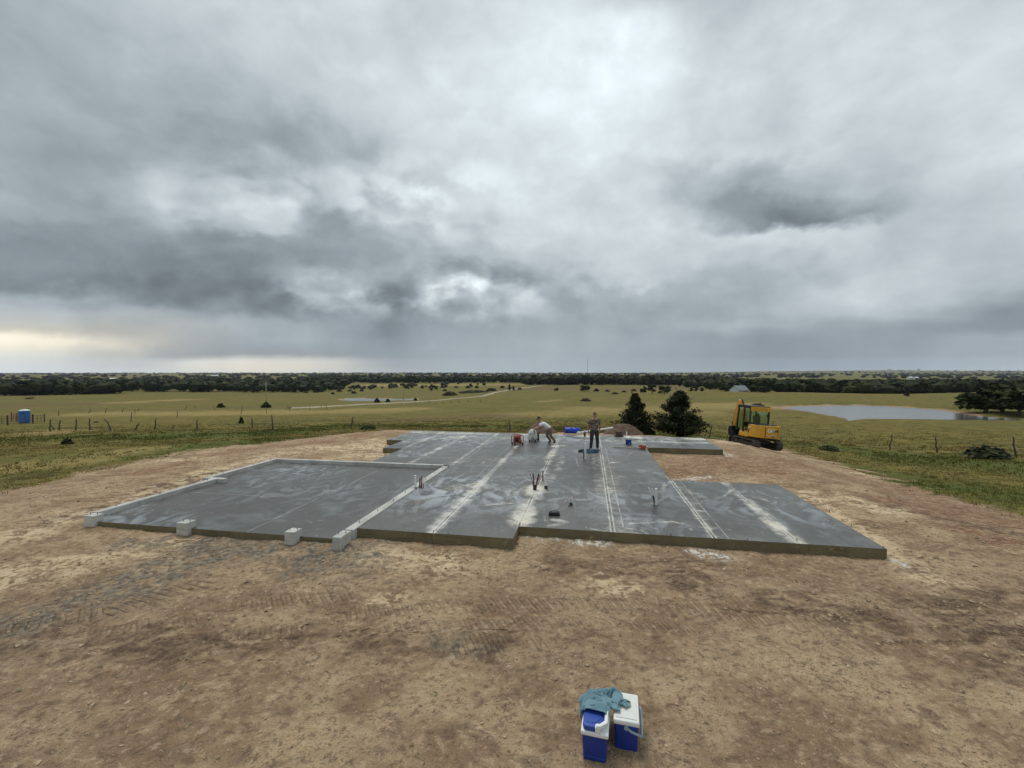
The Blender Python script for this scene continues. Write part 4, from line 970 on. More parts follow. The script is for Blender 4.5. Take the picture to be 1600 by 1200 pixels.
# trees at the right-hand end of the big pond
for i, (px, py, hp, wp, lab) in enumerate([(1540, 645, 50, 84, 'leafy spreading tree at the end of the big pond'), (1592, 650, 44, 84, 'darker leafy tree cut by the right edge of the photo'), (1566, 644, 44, 76, 'tree behind the spreading tree at the end of the big pond'), (1640, 650, 44, 80, 'leafy tree just outside the right edge beyond the pond'), (1510, 636, 20, 30, 'low bushy outlier left of the spreading pond tree')]):
    if i == 3: continue
    plant_px('oak', 'broadleaf_tree', lab, 'tree', px, py, hp, wp, 'trees by the big pond')
NUM = ['first', 'second', 'third', 'fourth', 'fifth', 'sixth', 'seventh', 'eighth', 'ninth', 'tenth', 'eleventh', 'twelfth', 'thirteenth', 'fourteenth', 'fifteenth', 'sixteenth', 'seventeenth', 'eighteenth', 'nineteenth', 'twentieth']
for px, py, hp, wp, k, lab in [
  (1005, 614.5, 12, 13, 'oak', 'small round tree at the left of the three on the tilled field edge'), (1019, 615.5, 16, 20, 'oak', 'tallest of the three trees on the tilled field edge'), (1038, 615.5, 15, 24, 'oak', 'wide low tree at the right of the three on the tilled field edge'),
  (914, 611.5, 10.5, 18, 'oak', 'lone round tree left of the tilled field, beyond the standing worker'), (869, 611, 6, 9, 'oak', 'tiny dark round tree beside the end of the gravel road'),
  (1134, 612, 10, 22, 'oak', 'pale green rounded tree just left of the grey-roofed house'), (1181, 613, 11, 24, 'oak', 'green tree just right of the grey-roofed house'), (1194, 613.5, 11, 22, 'oak', 'second green tree right of the grey-roofed house'),
  (1418, 619.5, 8, 10, 'oak', 'round dark bush alone on the grassy rise behind the big pond'),
  (682, 610, 7, 9, 'oak', 'small tree standing left of the brown brush heap near the road'), (674, 610.5, 5, 6, 'oak', 'bare little tree left of the brush heap near the road')]:
    plant_px(k, 'field_tree' if hp > 8.5 else 'small_tree', lab, 'tree', px, py, hp, wp, 'trees scattered in the fields')
for px, py, hp, wp, lab in [
  (796, 610, 9.5, 7, 'left of the pair of dark cedars beside the gravel road'), (802.5, 610.5, 8, 6, 'right of the pair of dark cedars beside the gravel road'),
  (1080, 611.5, 6, 8, 'left one in the row of three dark cedars on the hill'), (1088, 611.5, 7.5, 9, 'middle one in the row of three dark cedars on the hill'), (1097, 611.5, 6, 9, 'right one in the row of three dark cedars on the hill')]:
    plant_px('smallcedar', 'small_cedar', lab, 'tree', px, py, hp, wp, 'small far cedars')
for px, py, hp, wp, k, lab in [
  (345, 637, 8, 11, 'darkscrub', 'dark round shrub in the left field behind the near fence row'), (416, 637, 10, 14, 'darkscrub', 'dark spiky shrub at the foot of the nearer utility pole'), (377, 662, 13, 7, 'darkscrub', 'thin dark sapling in the lush grass strip on the left'),
  (589, 629, 8, 9, 'darkscrub', 'dark shrub on the near edge of the small pond'), (606, 628.5, 7, 7, 'darkscrub', 'dark shrub right of the small pond shrub by the road'), (649, 626, 5, 6, 'darkscrub', 'tiny dark shrub right of the farther utility pole'),
  (105, 694, 11, 14, 'darkscrub', 'dark little cedar bush alone on the left lawn'), (1542, 716, 25, 50, 'scrub', 'green thorny bush in the right fence row'), (1295, 704, 10, 26, 'scrub', 'low twiggy weed clump right of the excavator'),
  (575, 671, 8, 24, 'scrub', 'low green weeds by the far dirt edge left of the slab'), (150, 660.5, 3, 7, 'brush', 'small dark tuft behind the near left fence row'),
  (703, 618, 8, 24, 'brush', 'brown brush heap beside the gravel road'), (741, 613.5, 5, 46, 'scrub', 'long low hedge of dark scrub left of the gravel road'), (768, 611, 6, 16, 'scrub', 'scrub clump right of the long low hedge'),
  (915, 627, 6.5, 17, 'brush', 'dark brush pile in the middle of the pasture'), (961, 616, 4, 12, 'brush', 'low dark brush on the pasture crest beyond the worker'), (1184, 634.5, 6, 18, 'brush', 'dark brush mound beyond the excavator cab roof'),
  (1384, 621, 2.5, 5, 'brush', 'tiny tuft on the rise behind the big pond'), (1160, 664, 4, 5, 'brush', 'tiny weed beside the excavator boom')]:
    nm = {'darkscrub': 'dark_shrub', 'scrub': 'green_bush', 'brush': 'brush_pile'}[k]
    if px in (1160, 1384): continue
    plant_px(k, nm, lab, 'brush pile' if k == 'brush' else 'shrub', px, py, hp, wp, 'shrubs and brush in the fields')
fieldshr = [(478, 614), (493, 613.5), (520, 616), (530, 612), (547, 611.5), (553, 615), (565, 611.5), (692, 606), (695, 611), (713, 606), (731, 606.5), (745, 606.5), (932, 611.5), (949, 612), (975, 613), (990, 611.5), (812, 609), (660, 606), (785, 606.5)]
for i, (px, py) in enumerate(sorted(fieldshr)):
    plant_px('darkscrub' if i % 2 else 'scrub', 'field_shrub', f'small dark field shrub in the distance, {NUM[i]} from the left among the valley dots', 'shrub', px, py, random.uniform(3.2, 5.5), random.uniform(5, 9), 'small shrubs dotted over the valley')

# woodland that reads as one mass
def low_tree(seed, nc=120, cs=.17):
    g = np.random.default_rng(seed)
    bm = B(); ball(bm, (0, 0, .5), (.42, .42, .40), 1, .35, seed); V0 = np.array([v.co[:] for v in bm.verts]); F0 = np.array([[v.index for v in f.verts] for f in bm.faces]) if (bm.verts.index_update() or True) else None; bm.free()
    V, Q, T = crown_broad(seed, nc, cs, 8, .8, .05)
    F1 = np.vstack([Q[:, [0, 1, 2]], Q[:, [0, 2, 3]]]) + len(V0)
    # short trunk
    Vt = np.array([(-.03, -.03, -.1), (.03, -.03, -.1), (0, .04, -.1), (0, 0, .5)]); Ft = np.array([(0, 1, 3), (1, 2, 3), (2, 0, 3)]) + len(V0) + len(V)
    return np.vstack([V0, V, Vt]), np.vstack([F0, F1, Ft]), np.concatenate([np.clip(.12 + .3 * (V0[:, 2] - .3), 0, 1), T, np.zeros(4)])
LOW = [low_tree(s) for s in (101, 102, 103, 104)]; LOWF = [low_tree(s, 36, .27) for s in (111, 112, 113, 114)]
def wood(name, label, X, Y, H, m, sq=1.0, LOW=LOW):
    Vs, Fs, Ts = [], [], []; off = 0; Z = height(X, Y); g = np.random.default_rng(len(X))
    for i in range(len(X)):
        V, F_, T = LOW[i % 4]; a = g.random() * 6.28; c, s_ = math.cos(a), math.sin(a); h = H[i]; w = h * g.uniform(1.0, 1.6) * sq
        Vs.append(np.stack([(V[:, 0] * c - V[:, 1] * s_) * w + X[i], (V[:, 0] * s_ + V[:, 1] * c) * w + Y[i], V[:, 2] * h + Z[i] - .04 * h], 1))
        Fs.append(F_ + off); off += len(V); Ts.append(np.clip(T + g.normal(0, .16), 0, 1))
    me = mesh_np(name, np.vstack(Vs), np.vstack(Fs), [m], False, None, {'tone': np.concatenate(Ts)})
    return tag(link(name, me), label, 'woodland', kind='stuff')
def belt(n, px0, px1, d0f, d1f, h0, h1, seed, mask=None, pw=1.0):
    g = np.random.default_rng(seed); px = g.uniform(px0, px1, n); q = g.random(n) ** pw
    d0 = np.array([d0f(p) for p in px]); d1 = np.array([d1f(p) for p in px]); D = d0 * (d1 / d0) ** q
    X = (px - 800) / F * D; H = g.uniform(h0, h1, n)
    k = np.ones(n, bool) if mask is None else mask(X, D)
    return X[k], D[k], H[k]
itp = lambda xs, ys: (lambda p: float(np.interp(p, xs, ys)))
lf = itp([-300, 0, 100, 200, 300, 420, 500, 560], [330, 325, 345, 380, 420, 430, 455, 620])
X, Y, H = belt(1350, -330, 540, lf, lambda p: lf(p) * 2.7, 8, 13, 5, lambda X, D: fbm(X / 60, D / 60, 15, 3) > .33, 1.25)
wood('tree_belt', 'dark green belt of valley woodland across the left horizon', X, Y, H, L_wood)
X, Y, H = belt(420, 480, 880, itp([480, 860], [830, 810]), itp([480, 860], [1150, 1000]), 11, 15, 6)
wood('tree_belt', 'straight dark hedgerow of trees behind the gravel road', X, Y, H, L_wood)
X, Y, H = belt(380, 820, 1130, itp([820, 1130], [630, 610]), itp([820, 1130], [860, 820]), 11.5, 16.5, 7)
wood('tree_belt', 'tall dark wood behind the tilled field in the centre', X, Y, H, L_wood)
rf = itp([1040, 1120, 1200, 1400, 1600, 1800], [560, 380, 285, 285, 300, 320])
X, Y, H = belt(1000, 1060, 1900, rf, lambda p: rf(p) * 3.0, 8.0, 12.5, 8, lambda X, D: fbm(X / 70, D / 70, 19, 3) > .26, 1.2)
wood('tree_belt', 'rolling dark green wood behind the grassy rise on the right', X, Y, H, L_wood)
X, Y, H = belt(130, 470, 760, itp([470, 760], [470, 560]), itp([470, 760], [560, 760]), 3, 6.5, 9, lambda X, D: fbm(X / 40, D / 40, 29, 3) > .47)
wood('scrub_belt', 'scattered scrub beyond the small pond', X, Y, H, L_scrub)
X, Y, H = belt(3000, -250, 1850, lambda p: 1200, lambda p: 6500, 8, 14, 10, lambda X, D: fbm(X / 300, D / 260, 33, 3) > .47, .8)
wood('far_tree_belts', 'far hazy tree lines and hedgerows along the horizon', X, Y, H, L_far, 1.5, LOWF)

# ================================================================== FENCES
def post(px, py, tx, ty, label, group, rw=.06, fork=False, m=None):
    p = ground(px, py); s_ = p.y / F; h = (py - ty) * s_; lean = (tx - px) * s_
    g = random.Random(int(px * 13 + py)); k = .10 * abs(lean) + .035
    P = []; n = 6
    for i in range(n + 1):
        t_ = i / n; w = 0 if i in (0, n) else 1
        P.append((lean * t_ + w * g.uniform(-k, k), w * g.uniform(-.03, .03), -.15 + (h + .15) * t_))
    bm = B(); tube(bm, P, [rw * (1.15 - .45 * i / n) * g.uniform(.9, 1.1) for i in range(n + 1)], 7)
    o = thing('fence_post', label, 'fence post', p, group=group)
    bm_part('stake', bm, m or M_wood, o, smooth=True)
    if fork:
        bm = B(); q = Vector(P[2]); tube(bm, [q, q + Vector((-.14, 0, .12)), q + Vector((-.22, .02, .26))], [rw * .6, rw * .45, rw * .3], 6); bm_part('branch_stub', bm, M_wood, o, smooth=True)
    return o
near = [(78, 674, 79, 655), (86, 672, 81, 665), (92, 672, 94, 656), (119, 672, 119.5, 654), (140, 672, 140.5, 653.5), (174, 672, 163, 654), (209, 672, 217, 661), (241, 671, 244.5, 654), (269, 670, 273, 664), (308, 671, 308, 656), (394.5, 669, 394, 653), (427, 671.5, 424.5, 648), (547, 670, 552, 651.5)]
for i, (a, b, c, d) in enumerate(near):
    wd = {1: 'short diagonal brace', 5: 'strongly bent leaning', 6: 'low tilted', 8: 'stubby tilted', 12: 'lone slanting'}.get(i, 'crooked dark wooden')
    post(a, b, c, d, f'{wd} fence post, {NUM[i]} from the left in the near left row', 'old fence posts in the near left row', .075)
far = [(91.5, 650, 92, 641), (138, 645.5, 142, 639), (164, 645.5, 167.5, 637.5), (191, 644.5, 193.5, 637), (205, 658.5, 206, 644), (211.5, 646.5, 210.5, 638.5), (214, 643, 218, 637.3), (276.5, 653, 277.5, 642.5), (289, 640.5, 292, 634), (305, 638, 305, 633.5), (335, 640, 334, 633), (376.5, 646.5, 379, 634), (417, 646, 415, 637), (453, 642, 449.5, 633.5), (484, 640.5, 484, 635), (502, 637.5, 502, 632), (511, 639.5, 509, 630.5)]
for i, (a, b, c, d) in enumerate(far):
    post(a, b, c, d, f'thin far fence post, {NUM[i]} from the left in the row beyond the near left fence', 'old fence posts in the far left row', .07)
for i, px in enumerate((629, 651, 672, 682, 693, 705, 719, 733, 752)):
    py = 633 - (px - 629) * .035; post(px, py, px - 2.2, py - 4.2, f'tiny leaning roadside fence post, {NUM[i]} from the left', 'fence posts along the road', .07)
for i, (a, b, c, d) in enumerate([(661, 673, 661, 660), (698.5, 673, 698.5, 660), (744, 674, 744, 661), (798, 674.5, 795, 656)]):
    post(a, b, c, d, ['thin steel post behind the far left slab corner', 'second thin steel post behind the slab', 'third thin steel post behind the slab', 'curved wooden post behind the slab left of the bending worker'][i], 'fence posts behind the slab', .05 if i == 3 else .022)
for a, b, c, d, f_, lab in [(1107, 684, 1112, 664, True, 'forked crooked post between the broad cedar and the excavator'), (1389.5, 704, 1393, 678, True, 'crooked forked post below the left half of the big pond'), (1464.5, 707.5, 1461, 681, False, 'wavy wooden post between the forked post and the thorny bush'), (1590, 714, 1582, 682, False, 'bent post at the far right of the fence row')]:
    post(a, b, c, d, lab, 'old fence posts on the right', .055, f_)

# pipe gate by the portable toilet
def gate(px0, py0, px1, py1, hh, label, m, rails=5):
    a = ground(px0, py0); b = ground(px1, py1); o = thing('pipe_gate', label, 'gate', a, group='pipe gates by the portable toilet')
    d = b - a
    for i, q in enumerate((Vector((0, 0, 0)), d)):
        bm = B(); tube(bm, [q + Vector((0, 0, -.2)), q + Vector((0, 0, hh + .2))], .075, 8); bm_part('gate_post', bm, m, o)
    for k in range(rails):
        z = Vector((0, 0, .25 + (hh - .25) * k / (rails - 1))); bm = B(); tube(bm, [z, d + z], .032, 6); bm_part('rail', bm, m, o)
    for t_ in (.33, .67):
        bm = B(); q = d * t_; tube(bm, [q + Vector((0, .04, .22)), q + Vector((0, .04, hh + .02))], .03, 6); bm_part('upright', bm, m, o)
gate(-16, 665, 11.5, 664.5, 1.30, 'rusty pipe gate at the left edge, left of the portable toilet', M_rust)
gate(12.3, 664.6, 51, 661.5, 1.30, 'rusty pipe gate in front of the blue portable toilet', M_rust)
gate(51.8, 661.4, 69.5, 660, 1.25, 'short rusty pipe gate right of the portable toilet', M_rust, 3)
gate(18, 658, 27, 658.5, 1.35, 'red pipe panel behind the portable toilet', M_redrust, 4)

# ================================================================== PORTABLE TOILET
def portable_toilet():
    p = ground(38.5, 661.5); o = thing('portable_toilet', 'blue portable toilet with white domed roof behind the pipe gate', 'portable toilet', p, (0, 0, R(38)))
    w, d, h = 1.12, 1.12, 1.98
    bm = B(); box(bm, (0, 0, .06), (1.16, 1.16, .12)); bm_part('base', bm, M_mblk, o, bevel=.02)
    for nm, c, s_ in (('wall', (-w / 2, 0, h / 2 + .1), (.04, d, h)), ('wall', (w / 2, 0, h / 2 + .1), (.04, d, h)), ('wall', (0, d / 2 - .02, h / 2 + .1), (w - .045, .04, h)), ('door_frame', (0, -d / 2 + .03, h / 2 + .1), (w - .045, .04, h))):
        bm = B(); box(bm, c, s_)
        q = Vector(c)
        for k in (-.3, 0, .3):
            if nm == 'wall' and s_[0] < .1: box(bm, (c[0] + (.03 if c[0] > 0 else -.03), k, c[2]), (.03, .12, h - .3))
        bm_part(nm, bm, M_toilet, o, bevel=.008)
    bm = B(); box(bm, (0, -d / 2 - .012, 1.02), (.72, .035, 1.75)); door = bm_part('door', bm, M_toilet, o, bevel=.012)
    bm = B(); box(bm, (.27, -d / 2 - .045, 1.0), (.05, .03, .14)); bm_part('latch', bm, M_mblk, door)
    bm = B(); box(bm, (0, -d / 2 - .035, 1.65), (.4, .012, .12)); bm_part('vent_slot', bm, M_mblk, door)
    bm = B()
    for z, s_ in ((2.09, 1.24), (2.17, 1.22), (2.27, .95), (2.33, .4)): pass
    prof = [(.86, 2.08), (.88, 2.13), (.80, 2.20), (.55, 2.28), (.2, 2.32)]
    rings = [[bm.verts.new((math.copysign(min(abs(math.cos(a)) ** .45, 1), math.cos(a)) * r_ * .72, math.copysign(min(abs(math.sin(a)) ** .45, 1), math.sin(a)) * r_ * .72, z)) for a in [2 * math.pi * k / 24 + .01 for k in range(24)]] for r_, z in prof]
    for i in range(4):
        for k in range(24): bm.faces.new((rings[i][k], rings[i][(k + 1) % 24], rings[i + 1][(k + 1) % 24], rings[i + 1][k]))
    bm.faces.new(rings[-1]); bm.faces.new(rings[0][::-1]); bm_part('roof', bm, M_roofw, o, smooth='auto')
    bm = B(); tube(bm, [(.4, .4, 2.1), (.4, .4, 2.5)], .05, 8); bm_part('vent_pipe', bm, M_black, o)
portable_toilet()

# ================================================================== POLES, TOWER, FAR BUILDINGS
def utility_pole(px, py, ty, label):
    p = ground(px, py); h = (py - ty) * p.y / F; o = thing('utility_pole', label, 'utility pole', p, group='utility poles in the valley')
    bm = B(); tube(bm, [(0, 0, -.5), (0, 0, h * .5), (0, 0, h)], [.19, .16, .13], 8); bm_part('pole', bm, M_polew, o, smooth=True)
    bm = B(); box(bm, (0, -.18, h * .90), (.10, .12, .9)); bm_part('bracket', bm, M_grey, o)
    bm = B(); tube(bm, [(0, 0, h), (0, 0, h + .25)], .05, 6); bm_part('insulator', bm, M_grey, o)
    bm = B(); lathe(bm, [(.16, h * .80), (.2, h * .81), (.2, h * .86), (.16, h * .87)], 10, Matrix.Translation((0, -.33, 0))); bm_part('transformer', bm, M_grey, o)
utility_pole(416, 629, 597, 'nearer pale utility pole standing in the left valley'); utility_pole(630.5, 626, 604, 'farther pale utility pole right of the small pond')
def tower():
    d = 2400; x = (918 - 800) / F * d; z = gz(x, d); top = CAMZ + (HOR - 562) / F * d; h = top - z
    o = thing('radio_tower', 'thin lattice radio tower on the far horizon', 'tower', (x, d, z)); L = [(1.3 * math.cos(a), 1.3 * math.sin(a)) for a in (0, 2.09, 4.19)]
    for q in L: bm = B(); tube(bm, [(*q, 0), (q[0] * .7, q[1] * .7, h)], .35, 5); bm_part('leg', bm, M_steel, o)
    bm = B(); n = 26
    for i in range(n):
        for k in range(3):
            a, b = L[k], L[(k + 1) % 3]; z0, z1 = h * i / n, h * (i + 1) / n; tube(bm, [(*a, z0), (*b, z1)], .13, 4, False)
    bm_part('bracing', bm, M_steel, o)
    bm = B(); tube(bm, [(0, 0, h), (0, 0, h + 4)], .3, 5); box(bm, (0, 0, h - 1.5), (4, 4, 1.2)); bm_part('antenna', bm, M_steel, o)
tower()
def building(name, label, px, depth, w, d, h, ridge, wallm, roofm, cat, rz=0, wins=0, z=None):
    x = (px - 800) / F * depth; z = gz(x, depth) if z is None else z
    o = thing(name, label, cat, (x, depth, z), (0, 0, rz))
    bm = B(); prism(bm, [(-d / 2, -1), (d / 2, -1), (d / 2, h), (0, h + ridge), (-d / 2, h)], 'x', -w / 2, w / 2); bm_part('wall', bm, wallm, o)
    for s_ in (-1, 1):
        bm = B(); e_ = .4; y0, z0 = s_ * (d / 2 + e_), h - ridge * e_ / (d / 2) + .08; 
        prism(bm, [(y0, z0), (0, h + ridge + .08), (0, h + ridge + .26), (y0, z0 + .18)], 'x', -w / 2 - e_, w / 2 + e_); bm_part('roof', bm, roofm, o)
    for i in range(wins):
        bm = B(); xx = -w / 2 + w * (i + .5) / wins; box(bm, (xx, -d / 2 - .03, h * .55), (w / wins * .4, .1, h * .42)); wn_ = bm_part('window', bm, M_dglass, o)
    bm = B(); box(bm, (w * .18, -d / 2 - .04, h * .35), (1.1, .1, h * .7)); bm_part('door', bm, M_dglass, o)
    return o
hs = building('farm_house', 'small grey-roofed house half hidden behind the grassy hill', 1155, 262, 7.6, 7, 2.3, 2.5, M_wall, M_roofg, 'house', R(18), 3, -9.3)
bm = B(); box(bm, (1.5, .5, 4.7), (.6, .6, 1.2)); bm_part('chimney', bm, M_roofg, hs)
for px, d, w, h, lab in [(175, 1150, 22, 4.5, 'long white barn in the woods on the left horizon'), (162, 1160, 7, 3.5, 'small white shed left of the long white barn'), (1230, 950, 14, 5, 'white farm building above the right wood, left of the pond'),
    (1422, 1250, 12, 6, 'left of two white sheds above the right wood'), (1431, 1260, 10, 5, 'right of two white sheds above the right wood'), (336, 1900, 30, 5, 'pale long shed far off above the left woods'), (446, 1500, 16, 4.5, 'pale roof in the woods left of centre')]:
    building('white_barn', lab, px, d, w, 10, h, 2.2, M_wall, M_roofw, 'barn', .1, 2)
def elevator(px, lab, n, h):
    d = 5200; x = (px - 800) / F * d; z = gz(x, d); o = thing('grain_elevator', lab, 'grain elevator', (x, d, z), group='grain elevators on the right horizon')
    for k in range(n):
        bm = B(); lathe(bm, [(9, -3), (9, h), (6, h + 4)], 14, Matrix.Translation((k * 19 - 9.5 * n, 0, 0))); bm_part('silo', bm, M_wall, o)
    bm = B(); box(bm, (0, 0, h * .6), (12, 12, h * 1.3)); bm_part('headhouse', bm, M_wall, o)
elevator(1390, 'left white grain elevator on the far right horizon', 3, 26); elevator(1436, 'right white grain elevator on the far right horizon', 2, 30)
def trailer():
    p = ground(45.5, 623.5); s_ = p.y / F; L_ = 11 * s_; o = thing('stock_trailer', 'low dark red flatbed trailer in the far left field', 'trailer', p, (0, 0, .1))
    bm = B(); box(bm, (0, 0, .75), (L_, 2.2, .22)); bm_part('bed', bm, M_redrust, o)
    bm = B(); box(bm, (0, 1.0, 1.25), (L_, .08, .10)); box(bm, (0, 1.0, 1.0), (L_, .08, .08))
    for k in range(5): box(bm, (-L_ / 2 + .1 + k * (L_ - .2) / 4, 1.0, 1.05), (.1, .1, .5))
    bm_part('side_rail', bm, M_redrust, o)
    for x in (-.5, .6):
        for y in (-1, 1):
            bm = B(); tube(bm, [(x, y * 1.0, .38), (x, y * 1.22, .38)], .38, 14); bm_part('wheel', bm, M_black, o)
    bm = B(); tube(bm, [(L_ / 2, .6, .7), (L_ / 2 + 1.5, 0, .6)], .07, 6); tube(bm, [(L_ / 2, -.6, .7), (L_ / 2 + 1.5, 0, .6)], .07, 6); bm_part('drawbar', bm, M_redrust, o)
trailer()

# ================================================================== SPOIL HEAPS
def heap(label, px, py, w, d, h, depth, seed):
    x = (px - 800) / F * depth; n = 44; g = np.linspace(-1, 1, n); U, V_ = np.meshgrid(g, g); rr = np.hypot(U, V_)
    Z = np.clip(1 - rr ** 1.5, 0, 1) * (1 + .5 * (fbm(U * 2.2 + seed, V_ * 2.2, seed, 4) - .5)) + (fbm(U * 7, V_ * 7, seed + 2, 4, .6) - .5) * .26 * (rr < 1.05)
    P = np.stack([U * w / 2, V_ * d / 2, Z * h - .12 * (rr > .97)], -1).reshape(-1, 3)
    i = np.arange(n - 1)[:, None]; j = np.arange(n - 1)[None, :]; Q = np.stack([i * n + j, i * n + j + 1, (i + 1) * n + j + 1, (i + 1) * n + j], -1).reshape(-1, 4)
    o = tag(link('dirt_pile', mesh_np('dirt_pile', P, Q, [M_pile], True), None, (x, depth, gz(x, depth) - .03)), label, 'dirt pile', 'spoil heaps behind the slab')
    return o
heap('brown dirt pile beside the narrower cedar, behind the slab', 974, 680, 2.7, 2.0, .80, 28.0, 4); heap('low brown dirt pile behind the bending worker', 846, 676, 2.2, 1.6, .70, 28.2, 9)
#@@PART4
# ================================================================== PIPE STUB-UPS AND SLAB CLUTTER
def onslab(px, py, z=0.0): return onz(px, py, z)
def stub(label, px, py, pipes, group='pipe stub-ups in the slab'):
    """pipes: (dx, dy, lean x, lean y, height, radius, material, part name)"""
    o = thing('pipe_stub', label, 'pipe', onslab(px, py), group=group)
    for dx_, dy_, lx, ly, h, r_, m, nm in pipes:
        bm = B(); tube(bm, [(dx_, dy_, -.02), (dx_ + lx * .35, dy_ + ly * .35, h * .5), (dx_ + lx, dy_ + ly, h)], r_, 12); bm_part(nm, bm, m, o, smooth='auto')
    return o
W_, K_, R_ = M_pvc, M_black, M_redp
stub('white pipe standing on the curb between garage floor and slab', 649, 763, [(0, 0, 0, 0, .40, .033, W_, 'pipe'), (0, 0, 0, 0, .03, .045, K_, 'sleeve')])
stub('bundle of black, red and white pipes beside the garage curb pipe', 657.5, 762, [(-.04, 0, .02, 0, .30, .018, K_, 'hose'), (.0, .02, .03, 0, .36, .016, K_, 'hose'), (.05, 0, .03, 0, .30, .016, W_, 'hose'), (.03, -.03, .0, 0, .37, .012, R_, 'hose'), (.06, .02, -.02, 0, .14, .03, K_, 'sleeve')])
stub('splayed bundle of red, black and white hoses in the middle of the slab', 835.5, 765.5, [(0, 0, -.10, 0, .46, .016, W_, 'hose'), (.03, 0, .10, .02, .50, .018, K_, 'hose'), (-.03, 0, -.02, 0, .50, .020, K_, 'hose'), (.02, -.02, .16, 0, .48, .014, R_, 'hose'), (-.02, .02, -.12, 0, .50, .012, R_, 'hose'), (.05, .02, .06, 0, .40, .018, W_, 'hose'), (0, 0, 0, 0, .16, .05, K_, 'sleeve'), (.0, 0, .03, -.03, .30, .014, W_, 'hose')])
stub('white pipe with black foot right of the splayed hose bundle', 853, 763.5, [(0, 0, -.02, 0, .48, .034, W_, 'pipe'), (0, 0, 0, 0, .09, .05, K_, 'sleeve')])
stub('thin dark pipe tip behind the splayed hose bundle', 848, 752, [(0, 0, 0, 0, .36, .022, M_steel, 'pipe')])
stub('low pair of white pipes with red tips right of centre', 892, 789, [(-.05, 0, -.015, 0, .19, .016, W_, 'pipe'), (.05, 0, .015, 0, .19, .016, W_, 'pipe'), (-.06, 0, -.01, 0, .23, .010, R_, 'hose'), (.06, 0, .01, 0, .23, .010, R_, 'hose'), (0, 0, 0, 0, .06, .045, K_, 'sleeve')])
stub('white vent pipe with black wrap in front of the standing worker', 914, 717.5, [(.01, 0, 0, 0, .66, .042, W_, 'pipe'), (0, .04, 0, 0, .28, .065, K_, 'sleeve')])
stub('tall white pipe with two leaning thin pipes on the right of the slab', 1025, 788.5, [(0, 0, 0, 0, .44, .036, W_, 'pipe'), (-.02, .02, -.08, 0, .42, .016, W_, 'hose'), (-.03, .03, -.16, .02, .44, .018, W_, 'hose'), (-.03, .02, -.05, 0, .24, .022, K_, 'hose')])
stub('small white pipe at the back of the slab right of the worker', 979, 683, [(0, 0, 0, 0, .30, .035, W_, 'pipe')])
stub('short black and white pipe at the back left of the standing worker', 913.5, 682, [(0, 0, 0, 0, .34, .05, W_, 'pipe'), (0, -.03, .01, 0, .24, .055, K_, 'sleeve')])
stub('stout black pipe sleeve under the bending worker', 840.5, 688, [(0, 0, 0, 0, .16, .07, K_, 'sleeve'), (0, 0, .02, 0, .40, .05, K_, 'pipe')])
o = thing('concrete_float', 'black hand float lying on the slab in front of the hoses', 'tool', onslab(866, 805), (0, 0, R(-6)))
bm = B(); box(bm, (0, 0, .045), (.27, .12, .075)); bm_part('block', bm, M_black, o, bevel=.012)
bm = B(); tube(bm, [(-.09, 0, .08), (-.08, 0, .13), (.08, 0, .13), (.09, 0, .08)], .014, 8); bm_part('handle', bm, M_steel, o, smooth=True)
bm = B(); box(bm, (0, .075, .01), (.30, .10, .014)); bm_part('blade', bm, M_steel, o)
# water-jug cooler
o = thing('water_jug', 'small blue drink jug with white lid at the back of the slab', 'water jug', onslab(982, 694.5))
bm = B(); lathe(bm, [(.125, 0), (.14, .02), (.145, .25), (.14, .265)], 24); bm_part('body', bm, M_bluec, o, smooth='auto')
bm = B(); lathe(bm, [(.15, .266), (.155, .28), (.15, .36), (.10, .39)], 24); bm_part('lid', bm, M_whitep, o, smooth='auto')
bm = B(); tube(bm, [(-.15, 0, .26), (-.165, 0, .35), (0, 0, .43), (.165, 0, .35), (.15, 0, .26)], .011, 8); bm_part('handle', bm, M_whitep, o, smooth=True)
bm = B(); tube(bm, [(0, -.14, .06), (0, -.19, .06)], .018, 8); bm_part('spout', bm, M_whitep, o)
# push tool lying on the slab
a = onslab(959, 699.5); b = onslab(1002, 701.5); d = b - a
o = thing('floor_scraper', 'long pole with red head lying on the back of the slab', 'tool', a)
bm = B(); tube(bm, [(0, 0, .03), (d.x, d.y, .05)], .022, 8); bm_part('pole', bm, M_polew, o)
bm = B(); box(bm, (d.x + .06, d.y, .10), (.16, .34, .18), (0, 0, .4)); hd_ = bm_part('head', bm, M_red, o, bevel=.02)
bm = B(); box(bm, (d.x + .12, d.y, .02), (.10, .40, .03), (0, 0, .4)); bm_part('bristle', bm, M_bag, o)
# small engine-driven tool near the dirt pile
o = thing('hand_compactor', 'small dark rusty tool with handles by the dirt pile', 'tool', onslab(967, 682.5), (0, 0, .4))
bm = B(); box(bm, (0, 0, .05), (.42, .30, .08)); bm_part('base_plate', bm, M_und, o, bevel=.015)
bm = B(); box(bm, (0, 0, .20), (.24, .22, .20)); bm_part('engine', bm, M_rust, o, bevel=.03)
bm = B(); tube(bm, [(-.16, 0, .1), (-.30, 0, .36), (-.14, .08, .30)], .015, 8); tube(bm, [(.14, 0, .1), (.26, 0, .34)], .015, 8); tube(bm, [(-.22, -.1, .08), (.22, -.1, .22)], .013, 8); bm_part('handle', bm, M_rust, o)
